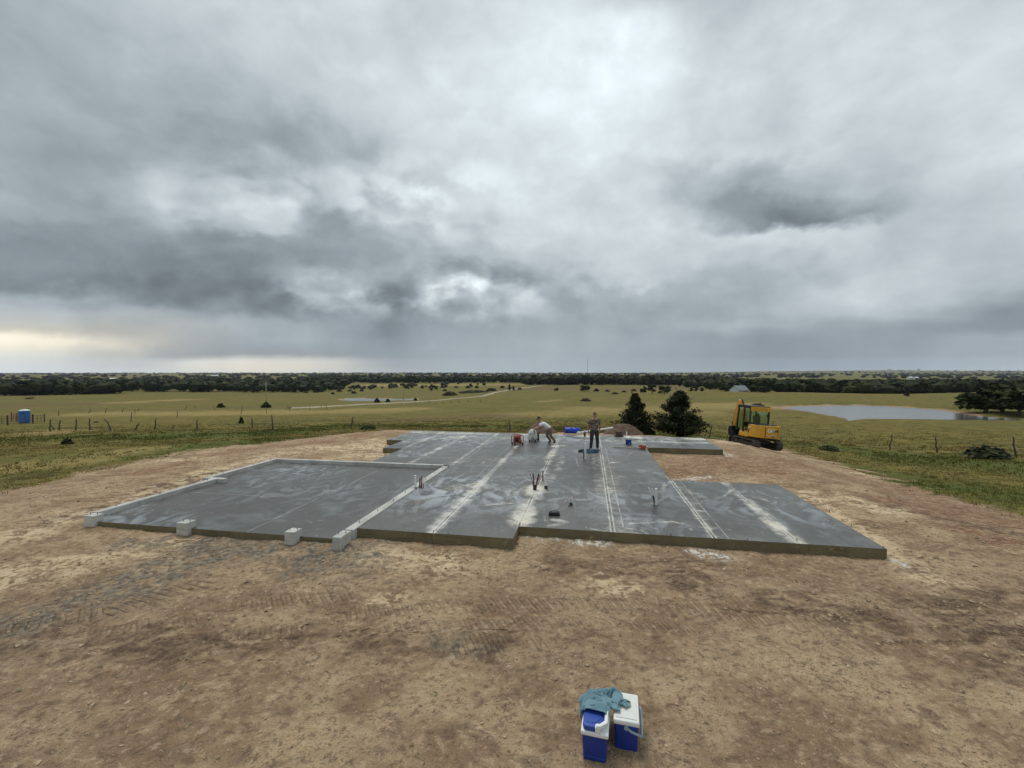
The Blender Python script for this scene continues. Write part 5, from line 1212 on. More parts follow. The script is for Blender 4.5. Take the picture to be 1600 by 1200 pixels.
# generator / red engine
o = thing('red_engine_cart', 'red tube-framed engine on the slab in front of the bending worker', 'generator', onslab(808.5, 694.5), (0, 0, .35))
for y in (-.19, .19):
    bm = B(); tube(bm, [(-.23, y, .07), (-.24, y, .40), (-.17, y, .47), (.17, y, .47), (.24, y, .40), (.23, y, .07), (-.23, y, .07)], .02, 8); bm_part('frame', bm, M_red, o, smooth=True)
bm = B()
for x, z in ((-.22, .08), (.22, .08), (-.17, .47), (.17, .47)): tube(bm, [(x, -.19, z), (x, .19, z)], .017, 8)
bm_part('crossbar', bm, M_red, o)
bm = B(); box(bm, (-.02, 0, .20), (.30, .26, .20)); box(bm, (.12, 0, .16), (.14, .22, .16)); bm_part('engine', bm, M_mblk, o, bevel=.02)
bm = B(); box(bm, (-.02, 0, .37), (.32, .26, .12)); tk = bm_part('fuel_tank', bm, M_red, o, bevel=.035)
bm = B(); lathe(bm, [(.035, .43), (.035, .455)], 12); bm_part('tank_cap', bm, M_black, tk)
bm = B(); tube(bm, [(.06, -.16, .22), (.06, -.21, .22)], .075, 14); bm_part('recoil_cover', bm, M_red, o)
for x in (-.2, .2):
    for y in (-.2, .2):
        bm = B(); tube(bm, [(x, y - .025, .05), (x, y + .025, .05)], .05, 12); bm_part('wheel', bm, M_black, o)
# saw with white dust cover
sp_ = onslab(832, 690)
o = thing('concrete_saw', 'walk-behind saw under a white dusty cloth being pushed by the worker', 'saw', sp_)
bm = B(); box(bm, (0, 0, .14), (.40, .26, .06)); box(bm, (-.05, 0, .24), (.22, .2, .18)); bm_part('saw_body', bm, M_mblk, o, bevel=.02)
bm = B(); tube(bm, [(-.02, -.15, .12), (-.02, -.17, .12)], .13, 20); bm_part('blade', bm, M_steel, o)
for x in (-.15, .15):
    for y in (-.12, .12):
        bm = B(); tube(bm, [(x, y - .02, .05), (x, y + .02, .05)], .05, 12); bm_part('wheel', bm, M_black, o)
bm = B(); tube(bm, [(.10, -.12, .2), (.12, -.14, .5), (.06, -.14, .70)], .014, 8); tube(bm, [(.10, .12, .2), (.12, .14, .5), (.06, .14, .70)], .014, 8); tube(bm, [(.06, -.16, .70), (.06, .16, .70)], .016, 8); bm_part('handlebar', bm, M_mblk, o)
n = 40; th_ = np.linspace(0, 2 * np.pi, n, endpoint=False); zz = np.linspace(0, 1, 22); P = []
for q in zz:
    r0 = .17 * (1 - (1 - q) ** 6) ** .5 if q > .0 else .02
    prof = (.215 - .05 * q ** 3) * (math.sqrt(max(0, 1 - max(0, (q - .62) / .38) ** 2.2)) if q > .62 else 1)
    for t_ in th_:
        f = 1 + .13 * math.sin(5 * t_ + 3 * q) * (1 - q) + .07 * math.sin(11 * t_ - 5 * q) + .10 * (mnoise.noise(Vector((math.cos(t_) * 2, math.sin(t_) * 2, q * 4))))
        P.append((prof * f * math.cos(t_) * 1.0, prof * f * math.sin(t_) * .85, .13 + .04 * math.sin(3 * t_) * (1 - q) + q * .52))
Q = [(i * n + k, i * n + (k + 1) % n, (i + 1) * n + (k + 1) % n, (i + 1) * n + k) for i in range(21) for k in range(n)]
link('dust_cover', mesh_np('dust_cover', P, Q, [M_bag], True), o)
bm = B(); pth = [Vector((-.2, 0, .2)), Vector((-.32, -.05, .10)), Vector((-.5, .0, .03)), Vector((-.62, .05, .08))]; tube(bm, pth, .012, 8); bm_part('cable', bm, M_bag, o, smooth=True)
# blue barrel lying on its side
bp = onslab(894.5, 677.5)
o = thing('plastic_barrel', 'bright blue plastic barrel lying on its side at the far slab edge', 'barrel', bp, (0, 0, R(-4)))
prof = [(.20, -.44), (.27, -.43), (.285, -.40), (.28, -.17), (.30, -.15), (.28, -.13), (.28, .13), (.30, .15), (.28, .17), (.285, .40), (.27, .43), (.20, .44)]
bm = B(); lathe(bm, [(r_ * .62, z) for r_, z in prof], 28, Matrix.Translation((0, 0, .18)) @ Matrix.Rotation(R(90), 4, 'Y')); bm_part('barrel_body', bm, M_barrel, o, smooth='auto')
bm = B(); tube(bm, [(-.36, 0, .34), (-.33, 0, .46), (-.29, 0, .42), (-.30, 0, .34)], .018, 8); bm_part('handle', bm, M_barrel, o)
bm = B(); tube(bm, [(.44, .05, .24), (.47, .05, .24)], .035, 10); bm_part('bung', bm, M_black, o)
# bent wire hoop behind the barrel
o = thing('wire_hoop', 'thin bent steel wire arching above the blue barrel', 'wire', (*to_xy(*to_uv(bp.x + .2, bp.y + 1.4)), gz(bp.x + .2, bp.y + 1.4)))
bm = B(); tube(bm, [(-.55, 0, -.1), (-.50, .05, .55), (-.25, .1, .95), (.1, .1, 1.05), (.45, .1, .85), (.65, .1, .40), (.70, .1, -.1)], .012, 6); bm_part('wire_strand', bm, M_rust, o)
bm = B(); tube(bm, [(-.5, .2, -.1), (-.35, .2, .5), (0, .2, .75), (.4, .2, .6), (.62, .2, -.1)], .010, 6); bm_part('wire_strand', bm, M_rust, o)
# long white pipe leaning on the dirt pile
a = onslab(903, 677.5, .05); b = atd(957, 668.3, 27.2); d = b - a
o = thing('long_pipe', 'long white plastic pipe leaning from the slab edge onto the dirt pile', 'pipe', a)
bm = B(); tube(bm, [(0, 0, .04), d], .055, 12); bm_part('pipe', bm, M_pvc, o, smooth='auto')
bm = B(); tube(bm, [(-.04, 0, .035), (.10, d.y * .03, .055)], .068, 12); bm_part('coupling', bm, M_pvc, o)
# blue jacket dropped on the slab
def dropped_cloth(name, label, cat, px, py, sx, sy_, h, m, seed, rz=0):
    n = 34; g = np.linspace(-1, 1, n); U, V_ = np.meshgrid(g, g); rr = np.maximum(np.abs(U), np.abs(V_))
    wob = (1 - .30 * (U * V_) ** 2) * (1 + .9 * (fbm(U * 1.3 + seed, V_ * 1.3, seed, 3) - .5))
    Z = h * (.25 + 1.1 * np.abs(fbm(U * 2.2, V_ * 2.2, seed + 3, 4, .55) - .5) * 2.4) * np.clip((1.02 - rr) * 5, 0.02, 1)
    P = np.stack([U * sx / 2 * wob, V_ * sy_ / 2 * wob, Z + .004], -1).reshape(-1, 3)
    i = np.arange(n - 1)[:, None]; j = np.arange(n - 1)[None, :]; Q = np.stack([i * n + j, i * n + j + 1, (i + 1) * n + j + 1, (i + 1) * n + j], -1).reshape(-1, 4)
    me = mesh_np(name, P, Q, [m], True); o = tag(link(name, me, None, onslab(px, py), (0, 0, rz)), label, cat)
    md = o.modifiers.new('thick', 'SOLIDIFY'); md.thickness = .006; return o
dropped_cloth('dropped_jacket', 'crumpled blue jacket on the slab at the standing worker feet', 'jacket', 922, 706.5, .66, .60, .13, M_jacket, 5)
dropped_cloth('tool_bag', 'small black bag beside the crumpled blue jacket', 'bag', 908.5, 706, .28, .28, .11, M_black, 8)

# ================================================================== PEOPLE
def skin(name, verts, edges, radii, root, sub=2):
    me = bpy.data.meshes.new(name); me.from_pydata([tuple(v) for v in verts], edges, [])
    ob = bpy.data.objects.new(name, me); COL.objects.link(ob)
    md = ob.modifiers.new('skin', 'SKIN'); md.use_smooth_shade = True
    for i, sv_ in enumerate(me.skin_vertices[0].data):
        r_ = radii[i]; sv_.radius = r_ if hasattr(r_, '__len__') else (r_, r_); sv_.use_root = (i == root)
    ss = ob.modifiers.new('sub', 'SUBSURF'); ss.levels = sub; ss.render_levels = sub
    dg = bpy.context.evaluated_depsgraph_get(); dg.update()
    out = bpy.data.meshes.new_from_object(ob.evaluated_get(dg)); out.name = name
    bpy.data.objects.remove(ob); bpy.data.meshes.remove(me)
    for p in out.polygons: p.use_smooth = True
    return out
def joinmesh(a, b):
    bm = B(); bm.from_mesh(a); bm.from_mesh(b); out = bpy.data.meshes.new(a.name); bm.to_mesh(out); bm.free()
    for p in out.polygons: p.use_smooth = True
    return out
def head_mesh(c, face, up, r_=.092):
    """an egg-shaped head with brow, nose, chin, ears; face / up are unit vectors"""
    face = Vector(face).normalized(); up = (Vector(up) - face * Vector(up).dot(face)).normalized(); side = face.cross(up)
    bm = B(); res = bmesh.ops.create_uvsphere(bm, u_segments=24, v_segments=18, radius=1)
    for v in bm.verts:
        x, y, z = v.co; w = .80 - .16 * max(0, -z) ** 1.5; dpt = 1.0 + (.06 if y > 0 and z < -.3 else 0)
        if y > .3 and abs(x) < .22: y += .20 * math.exp(-((z + .12) / .20) ** 2) * math.exp(-(x / .12) ** 2)      # nose
        if y > .3: y -= .07 * math.exp(-((z - .10) / .12) ** 2) * (math.exp(-((abs(x) - .33) / .15) ** 2))           # eye sockets
        if y > .3: y += .06 * math.exp(-((z + .78) / .16) ** 2) * math.exp(-(x / .25) ** 2)                          # chin
        if abs(x) > .85 and abs(z + .05) < .28 and abs(y) < .3: w *= 1.16                                            # ears
        v.co = Vector(c) + side * (x * r_ * w) + face * (y * r_ * dpt) + up * (z * r_ * 1.28)
    me = bpy.data.meshes.new('head'); bm.to_mesh(me); bm.free(); return me, face, up, side
def fingers(bm, wr, hand, palmside, curl):
    d = (Vector(hand) - Vector(wr)).normalized(); s_ = Vector(palmside).normalized(); n_ = d.cross(s_)
    tip = Vector(hand)
    for k, (off, ln) in enumerate(((-.03, .062), (-.01, .075), (.01, .070), (.03, .055))):
        b_ = tip + s_ * off + d * .01; j1 = b_ + d * ln * .5 + n_ * curl * .02; j2 = j1 + d * ln * .3 + n_ * curl * .035; j3 = j2 + d * ln * .12 + n_ * curl * .03
        tube(bm, [tip + s_ * off * .8 - d * .02, b_, j1, j2, j3], [.0095, .0095, .009, .0085, .006], 7)
    b_ = Vector(wr) + d * .03 + s_ * .03
    tube(bm, [b_, b_ + s_ * .035 + d * .03, b_ + s_ * .04 + d * .06 + n_ * curl * .02], [.012, .011, .008], 7)
def person(label, loc, rz, J, mats, cap=False):
    o = thing('person', label, 'person', loc, (0, 0, rz))
    V = Vector; m_sh, m_tr, m_bo, m_ha = mats
    pel, spi, che, nek, hd_ = (V(J[k]) for k in ('pelvis', 'spine', 'chest', 'neck', 'head'))
    vs_ = [pel, spi, che, nek, hd_]; ed = [(0, 1), (1, 2), (2, 3), (3, 4)]; ra = [(.125, .10), (.125, .095), (.145, .105), .056, .058]
    for s_ in 'lr':
        b_ = len(vs_); vs_ += [V(J['sh' + s_]), V(J['el' + s_]), V(J['wr' + s_]), V(J['ha' + s_])]; ra += [.062, .043, .029, (.042, .018)]; ed += [(2, b_), (b_, b_ + 1), (b_ + 1, b_ + 2), (b_ + 2, b_ + 3)]
        b_ = len(vs_); vs_ += [V(J['hi' + s_]), V(J['kn' + s_]), V(J['an' + s_]), V(J['to' + s_])]; ra += [.088, .058, .042, (.045, .03)]; ed += [(0, b_), (b_, b_ + 1), (b_ + 1, b_ + 2), (b_ + 2, b_ + 3)]
    body = skin('body', vs_, ed, ra, 0)
    hm, fa, up, sd = head_mesh(hd_ + V(J['up']) * .09, J['face'], J['up'])
    bm = B()
    for s_ in 'lr': fingers(bm, J['wr' + s_], J['ha' + s_], J.get('palm' + s_, (0, -1, 0)), J.get('curl', 1))
    fm = bpy.data.meshes.new('f'); bm.to_mesh(fm); bm.free()
    body = joinmesh(joinmesh(body, hm), fm); body.materials.clear(); body.materials.append(M_skin); link('body', body, o)
    # shirt: hem just below the pelvis, sleeves to mid upper arm
    dn = (pel - spi).normalized()
    vs_ = [pel + dn * .075, spi, che, che.lerp(nek, .55)]; ed = [(0, 1), (1, 2), (2, 3)]; ra = [(.172, .142), (.158, .126), (.168, .127), (.085, .075)]
    for s_ in 'lr':
        b_ = len(vs_); sh, el = V(J['sh' + s_]), V(J['el' + s_]); vs_ += [sh, sh.lerp(el, .40), sh.lerp(el, .72)]; ra += [.082, .072, .070]; ed += [(2, b_), (b_, b_ + 1), (b_ + 1, b_ + 2)]
    sm = skin('shirt', vs_, ed, ra, 1); sm.materials.clear(); sm.materials.append(m_sh); link('shirt', sm, o)
    vs_ = [spi.lerp(pel, .55), pel]; ed = [(0, 1)]; ra = [(.135, .11), (.148, .122)]
    for s_ in 'lr':
        b_ = len(vs_); hi, kn, an = V(J['hi' + s_]), V(J['kn' + s_]), V(J['an' + s_]); vs_ += [hi, hi.lerp(kn, .55), kn, kn.lerp(an, .55), kn.lerp(an, .95)]; ra += [.108, .092, .076, .068, .066]; ed += [(1, b_)] + [(b_ + i, b_ + i + 1) for i in range(4)]
    tm = skin('trousers', vs_, ed, ra, 1); tm.materials.clear(); tm.materials.append(m_tr); link('trousers', tm, o)
    for s_ in 'lr':
        an, to = V(J['an' + s_]), V(J['to' + s_]); f_ = (to - an); heel = an - f_ * .25
        sk = skin('boot', [kn_ for kn_ in (V(J['kn' + s_]).lerp(an, .80), an, an + f_ * .55, to + f_ * .12)], [(0, 1), (1, 2), (2, 3)], [.060, .058, (.055, .045), (.048, .032)], 1)
        sk.materials.clear(); sk.materials.append(m_bo); link('boot', sk, o)
    c = hd_ + V(J['up']) * .09; bm = B(); bmesh.ops.create_uvsphere(bm, u_segments=20, v_segments=14, radius=1)
    for v in list(bm.verts):
        x, y, z = v.co
        if z < -.15 + (.42 if y > .35 else 0) - (.25 if y < -.2 else 0): bm.verts.remove(v)
    for v in bm.verts:
        x, y, z = v.co; k = 1 + .05 * mnoise.noise(v.co * 5)
        v.co = c + sd * (x * .082 * k) + fa * (y * .098 * k - .004) + up * (z * .128 * k)
    hr = bm_part('cap' if cap else 'hair', bm, m_ha, o, smooth=True)
    if cap:
        bm = B(); b0_ = c + fa * .085 + up * .045
        ring = [bm.verts.new(b0_ + sd * (.07 * math.cos(t_)) + fa * (.085 * math.sin(t_)) - up * (.02 * math.sin(t_))) for t_ in np.linspace(0, math.pi, 10)]
        ring2 = [bm.verts.new(v.co + up * .008) for v in ring]
        bm.faces.new(ring); bm.faces.new(ring2[::-1])
        for i in range(9): bm.faces.new((ring[i], ring[i + 1], ring2[i + 1], ring2[i]))
        bm_part('brim', bm, m_ha, hr)
    for s_ in (-1, 1):
        bm = B(); ball(bm, c + sd * (.030 * s_) + fa * .083 + up * .012, .011, 2); bm_part('eye', bm, M_black, o, smooth=True)
    bm = B(); tube(bm, [c + sd * -.024 + fa * .088 - up * .058, c + fa * .096 - up * .060, c + sd * .024 + fa * .088 - up * .058], [.004, .006, .004], 6); bm_part('mouth', bm, M_lips, o, smooth=True)
    return o
M_lips = mat('lips', (.30, .12, .10), .5, 0, .05)
# standing worker, facing the camera, looking down at the slab
pw_ = person('worker in camouflage T-shirt and dark jeans standing upright facing us', onslab(928.5, 704.5), R(9), dict(
    pelvis=(0, .0, .95), spine=(0, .0, 1.14), chest=(0, .01, 1.34), neck=(0, 0, 1.50), head=(0, -.025, 1.545), face=(.02, -1, -.22), up=(0, -.16, 1),
    shl=(-.185, .01, 1.41), ell=(-.275, .045, 1.14), wrl=(-.235, .06, .92), hal=(-.215, .05, .86), shr=(.185, .01, 1.41), elr=(.275, .045, 1.14), wrr=(.235, .06, .92), har=(.215, .05, .86),
    hil=(-.095, 0, .88), knl=(-.125, -.02, .50), anl=(-.15, .02, .085), tol=(-.18, -.13, .035), hir=(.095, 0, .88), knr=(.125, -.02, .50), anr=(.15, .02, .085), tor=(.18, -.13, .035),
    palml=(0, -1, .0), palmr=(0, -1, 0), curl=.6), (M_camo, M_jean, M_pshoe, M_hair2)); pw_.scale = (1.1, 1.1, 1.0)
# bending worker pushing the saw to the left
person('worker in white T-shirt and tan trousers bent over pushing the saw', onslab(864, 693), 0, dict(
    pelvis=(-.20, 0, .78), spine=(-.34, 0, .90), chest=(-.50, 0, 1.02), neck=(-.63, 0, 1.12), head=(-.67, 0, 1.15), face=(-.86, -.12, -.45), up=(-.30, 0, .95),
    shl=(-.54, -.18, 1.03), ell=(-.72, -.20, .84), wrl=(-.90, -.16, .76), hal=(-.955, -.15, .735), shr=(-.54, .18, 1.03), elr=(-.72, .21, .82), wrr=(-.90, .15, .76), har=(-.955, .13, .735),
    hil=(-.17, -.09, .73), knl=(-.12, -.11, .38), anl=(.12, -.11, .11), tol=(.00, -.12, .035), hir=(-.17, .09, .73), knr=(-.30, .11, .38), anr=(-.08, .11, .085), tor=(-.23, .12, .035),
    palml=(0, 1, 0), palmr=(0, -1, 0), curl=1.6), (M_tee, M_tan, M_boot, M_cap), True)

# ================================================================== EXCAVATOR
def text_mesh(txt, size, ext):
    cu = bpy.data.curves.new('lettering', 'FONT'); cu.body = txt; cu.size = size; cu.extrude = ext; cu.offset = size * .035; cu.align_x = 'CENTER'; cu.align_y = 'CENTER'; cu.resolution_u = 3
    ob = bpy.data.objects.new('lettering', cu); COL.objects.link(ob); dg = bpy.context.evaluated_depsgraph_get(); dg.update()
    me = bpy.data.meshes.new_from_object(ob.evaluated_get(dg)); bpy.data.objects.remove(ob); return me
M_wletter = mat('white_lettering', (.82, .82, .80), .5, 0, .03)
def excavator():
    d = 24.6; x = (1183 - 800) / F * d; z = gz(x, d)
    o = thing('mini_excavator', 'yellow and black mini excavator with enclosed cab parked right of the slab', 'excavator', (x, d, z - .02), (R(.5), R(4.0), R(7)), None, (.84, .90, .92))
    # --- undercarriage
    for s_ in (-1, 1):
        cx = s_ * .80; L_, h, w = 1.12, .56, .40
        bm = B(); out = []
        for k in range(13): t_ = math.pi / 2 + math.pi * k / 12; out.append((-(L_ - h / 2) + h / 2 * math.cos(t_), h / 2 + h / 2 * math.sin(t_)))
        for k in range(13): t_ = -math.pi / 2 + math.pi * k / 12; out.append(((L_ - h / 2) + h / 2 * math.cos(t_), h / 2 + h / 2 * math.sin(t_)))
        inn = [((q[0]) * .955, h / 2 + (q[1] - h / 2) * .80) for q in out]; n = len(out)
        A_ = [[bm.verts.new((cx + e_ * w / 2, q[0], q[1])) for q in lst] for lst in (out, inn) for e_ in (-1, 1)]
        for i in range(n):
            j = (i + 1) % n
            for a_, b_ in ((0, 1), (1, 3), (3, 2), (2, 0)): bm.faces.new((A_[a_][i], A_[a_][j], A_[b_][j], A_[b_][i]))
        # grouser bars round the belt
        tot = 2 * (2 * L_ - h) + math.pi * h; N = 44
        for k in range(N):
            s0 = tot * k / N; st_ = 2 * L_ - h
            if s0 < st_: p = (-(L_ - h / 2) + s0, 0); a_ = 0
            elif s0 < st_ + math.pi * h / 2: t_ = (s0 - st_) / (h / 2); p = ((L_ - h / 2) + h / 2 * math.sin(t_), h / 2 - h / 2 * math.cos(t_)); a_ = t_
            elif s0 < 2 * st_ + math.pi * h / 2: p = ((L_ - h / 2) - (s0 - st_ - math.pi * h / 2), h); a_ = math.pi
            else: t_ = (s0 - 2 * st_ - math.pi * h / 2) / (h / 2); p = (-(L_ - h / 2) - h / 2 * math.sin(t_), h / 2 + h / 2 * math.cos(t_)); a_ = math.pi + t_
            box(bm, (cx, p[0], p[1]), (w * .98, .045, .05), (a_, 0, 0))
        tr = bm_part('track', bm, M_track, o)
        bm = B(); tube(bm, [(cx - .13, -(L_ - h / 2), h / 2), (cx + .13, -(L_ - h / 2), h / 2)], .21, 18); bm_part('sprocket', bm, M_und, tr)
        bm = B(); tube(bm, [(cx - .13, (L_ - h / 2), h / 2), (cx + .13, (L_ - h / 2), h / 2)], .20, 18); bm_part('idler', bm, M_und, tr)
        for k in range(4):
            bm = B(); yy = -.48 + .32 * k; tube(bm, [(cx - .14, yy, .15), (cx + .14, yy, .15)], .085, 12); bm_part('roller', bm, M_und, tr)
        bm = B(); box(bm, (cx, 0, .30), (.22, 1.5, .16)); bm_part('track_frame', bm, M_und, o, bevel=.02)
    bm = B(); box(bm, (0, 0, .36), (1.4, .8, .22)); lathe(bm, [(.42, .46), (.42, .62)], 24); bm_part('car_body', bm, M_und, o, bevel=.01)
    bm = B(); prism(bm, [(1.42, .06), (1.50, .03), (1.47, .20), (1.50, .40), (1.43, .42), (1.40, .22)], 'x', -.97, .97); box(bm, (-.35, 1.15, .28), (.10, .6, .12)); box(bm, (.35, 1.15, .28), (.10, .6, .12)); bm_part('dozer_blade', bm, M_mblk, o)
    # --- upper structure
    def ring_outline(k=1.0): return [(-.97 * k, -.30), (-.96 * k, -.62), (-.86 * k, -.90), (-.62 * k, -1.06), (-.2, -1.12), (.35, -1.12), (.70 * k, -1.04), (.90 * k, -.86), (.97 * k, -.58), (.97 * k, -.30)]
    bm = B(); prism(bm, ring_outline(), 'z', .72, 1.46); bm_part('counterweight', bm, M_yel, o, bevel=.035, seg=3)
    bm = B(); prism(bm, [(-.965, -.305), (.965, -.305), (.965, .78), (.50, .95), (-.55, .95), (-.965, .50)], 'z', .66, .92); bm_part('deck', bm, M_yel, o, bevel=.03)
    bm = B(); prism(bm, [(.42, -.30), (.965, -.30), (.965, .75), (.42, .75)], 'z', .925, 1.36); bm_part('side_cover', bm, M_yel, o, bevel=.04)
    bm = B(); prism(bm, [(-.9, -.9), (.9, -.9), (.9, .8), (-.85, .8)], 'z', .60, .655); bm_part('belly_pan', bm, M_mblk, o)
    bm = B(); box(bm, (.12, -1.125, 1.14), (.86, .02, .40)); bm_part('rear_hatch', bm, M_yel, o, bevel=.008)
    for xx in (-.325, .565):
        bm = B(); box(bm, (xx, -1.115, 1.1), (.012, .03, .56)); bm_part('panel_gap', bm, M_mblk, o)
    bm = B(); box(bm, (.12, -1.13, .885), (.90, .03, .016)); bm_part('trim_strip', bm, M_wletter, o)
    # lettering and badge on the hatch, all flat decals a few millimetres proud
    me = text_mesh('CAT', .27, .004); me.materials.append(M_wletter); link('lettering', me, o, (.05, -1.142, 1.165), (R(90), 0, 0))
    bm = B(); tube(bm, [(.24, -1.136, 1.165), (.24, -1.140, 1.165)], .125, 24); bm_part('badge', bm, M_mblk, o)
    bm = B(); box(bm, (.47, -1.138, 1.165), (.12, .006, .13)); bm_part('badge', bm, M_mblk, o)
    bm = B(); box(bm, (.20, -1.130, .835), (.24, .006, .05)); bm_part('decal_strip', bm, M_mblk, o)
    bm = B(); box(bm, (-.30, -1.10, .84), (.18, .02, .05), (0, 0, -.15)); bm_part('reflector', bm, M_lampr, o)
    bm = B(); box(bm, (.72, -1.03, .84), (.06, .03, .05), (0, 0, .4)); bm_part('reflector', bm, M_lampr, o)
    bm = B(); tube(bm, [(-.965, -.46, 1.25), (-.985, -.46, 1.25)], .07, 18); bm_part('badge', bm, M_wletter, o)
    bm = B(); tube(bm, [(-.975, -.50, 1.22), (-.99, -.50, 1.22)], .035, 16); bm_part('badge', bm, M_mblk, o)
    bm = B(); tube(bm, [(.83, -.90, 1.45), (.83, -.90, 1.55)], .05, 10); bm_part('fuel_cap', bm, M_yel, o)
    bm = B(); box(bm, (-.10, -.62, 1.475), (1.55, .5, .05)); bm_part('engine_cover', bm, M_mblk, o, bevel=.015)
    # --- cab
    X0, X1, Y0, Y1, Z0, Z1 = -.93, .40, -.40, .88, .93, 2.50
    def post_(a_, b_, w=.075): bm = B(); tube(bm, [a_, b_], w * .7, 4); return bm
    cab = B()
    for a_, b_ in (((X0, Y0, Z0), (X0, Y0, Z1)), ((X1, Y0, Z0), (X1, Y0, Z1)), ((X0, Y1 - .06, Z0), (X0, Y1 - .16, Z1)), ((X1, Y1, Z0), (X1, Y1 - .16, Z1)), ((X0, .18, Z0), (X0, .18, Z1))):
        c_ = (Vector(a_) + Vector(b_)) / 2; dv = Vector(b_) - Vector(a_); box(cab, c_, (.085, .085, dv.length), (-math.atan2(dv.y, dv.z), 0, 0))
    for a_, b_ in (((X0, Y0), (X1, Y0)), ((X0, Y0), (X0, Y1 - .1)), ((X1, Y0), (X1, Y1 - .1)), ((X0, Y1 - .15), (X1, Y1 - .15))):
        c_ = ((a_[0] + b_[0]) / 2, (a_[1] + b_[1]) / 2, Z1 - .05); box(cab, c_, (abs(a_[0] - b_[0]) + .08, abs(a_[1] - b_[1]) + .08, .10)); 
    bm_part('cab_frame', cab, M_mblk, o, bevel=.012)
    bm = B(); prism(bm, [(X0 - .03, Y0 - .04), (X1 + .03, Y0 - .04), (X1 + .03, Y1 - .10), (X0 - .03, Y1 - .10)], 'z', Z1 + .003, Z1 + .07); bm_part('cab_roof', bm, M_mblk, o, bevel=.025)
    bm = B(); box(bm, ((X0 + X1) / 2 + .01, Y0 - .045, 2.385), (X1 - X0 + .07, .07, .27)); band = bm_part('rear_band', bm, M_yel, o, bevel=.025)
    bm = B(); tube(bm, [(.12, Y0 - .085, 2.38), (.12, Y0 - .10, 2.38)], .06, 16); bm_part('badge', bm, M_mblk, band)
    me = text_mesh('CAT', .06, .003); me.materials.append(M_wletter); link('lettering', me, band, (.12, Y0 - .104, 2.38), (R(90), 0, 0))
    for xx in (-.62, -.25):
        bm = B(); box(bm, (xx, Y0 - .083, 2.385), (.26, .012, .12)); bm_part('vent_panel', bm, M_yel2, band)
    bm = B(); box(bm, ((X0 + X1) / 2, Y0 - .005, 1.23), (X1 - X0 - .09, .06, .60)); bm_part('rear_panel', bm, M_mblk, o, bevel=.01)
    def pane(nm, c_, s_): bm = B(); box(bm, c_, s_); return bm_part(nm, bm, M_glass, o)
    pane('rear_window', ((X0 + X1) / 2, Y0 + .0, 1.89), (X1 - X0 - .09, .012, .71))
    pane('side_window', (X0, -.11, 1.75), (.012, .49, 1.28)); dr = pane('door_window', (X0, .47, 1.72), (.012, .50, 1.34)); pane('side_window', (X1, .2, 1.85), (.012, 1.05, 1.08))
    pane('windscreen', ((X0 + X1) / 2, Y1 - .12, 1.78), (X1 - X0 - .09, .012, 1.30))
    bm = B(); box(bm, (X0 - .02, .20, 1.16), (.035, .06, .28)); bm_part('door_handle', bm, M_mblk, o)
    bm = B(); tube(bm, [(X0 - .05, .72, 1.2), (X0 - .09, .72, 1.25), (X0 - .09, .66, 2.0), (X0 - .05, .66, 2.05)], .014, 8); bm_part('grab_rail', bm, M_mblk, o)
    bm = B(); box(bm, (-.27, .05, 1.25), (.50, .46, .14)); box(bm, (-.27, -.18, 1.62), (.48, .12, .66), (R(-8), 0, 0)); box(bm, (-.27, -.20, 2.02), (.26, .09, .18)); bm_part('seat', bm, M_black, o, bevel=.04)
    bm = B(); tube(bm, [(-.55, .45, 1.0), (-.55, .42, 1.5)], .02, 8); tube(bm, [(.0, .45, 1.0), (.0, .42, 1.5)], .02, 8); box(bm, (-.27, .62, 1.35), (.5, .12, .3)); bm_part('control_lever', bm, M_black, o)
    bm = B(); box(bm, (.52, -.15, 2.02), (.03, .12, .22)); tube(bm, [(.42, -.02, 2.0), (.53, -.12, 2.0)], .012, 6); bm_part('mirror', bm, M_mblk, o)
    bm = B(); tube(bm, [(.62, -.55, 1.45), (.62, -.55, 1.75)], .035, 10); bm_part('exhaust', bm, M_steel, o)
    # --- digging arm, folded up in front of the cab
    bm = B(); box(bm, (.05, 1.06, .78), (.42, .34, .42)); bm_part('swing_bracket', bm, M_mblk, o, bevel=.03)
    def arm(nm, pts, w, m): bm = B(); prism(bm, pts, 'x', .05 - w / 2, .05 + w / 2); return bm_part(nm, bm, m, o, bevel=.015)
    arm('boom', [(1.02, .86), (1.30, .80), (1.46, 1.35), (1.72, 2.02), (2.06, 2.62), (1.98, 2.78), (1.80, 2.74), (1.42, 2.18), (1.18, 1.50)], .20, M_yel2)
    arm('stick', [(1.86, 2.78), (2.06, 2.86), (2.20, 2.66), (2.42, 1.55), (2.46, 1.08), (2.32, 1.04), (2.20, 1.50), (1.98, 2.45)], .16, M_yel2)
    bm = B(); tube(bm, [(.05, 1.20, 1.0), (.05, 1.62, 1.62)], .06, 12); tube(bm, [(.05, 1.62, 1.62), (.05, 1.76, 1.85)], .035, 10); bm_part('hydraulic_cylinder', bm, M_mblk, o)
    bm = B(); tube(bm, [(.05, 1.50, 2.40), (.05, 1.80, 2.86)], .05, 12); tube(bm, [(.05, 1.80, 2.86), (.05, 1.98, 2.93)], .03, 10); bm_part('hydraulic_cylinder', bm, M_mblk, o)
    bm = B(); tube(bm, [(.05, 2.12, 2.72), (.05, 2.50, 1.75)], .045, 12); tube(bm, [(.05, 2.50, 1.75), (.05, 2.58, 1.30)], .028, 10); bm_part('hydraulic_cylinder', bm, M_steel, o)
    arm('bucket_link', [(2.36, 1.06), (2.60, 1.30), (2.64, 1.22), (2.46, .98)], .14, M_mblk)
    # open scoop made of side plates, shell and teeth
    bk = B(); prof = [(2.30, 1.02), (2.52, 1.00), (2.62, .74), (2.52, .44), (2.28, .28), (2.02, .30)]
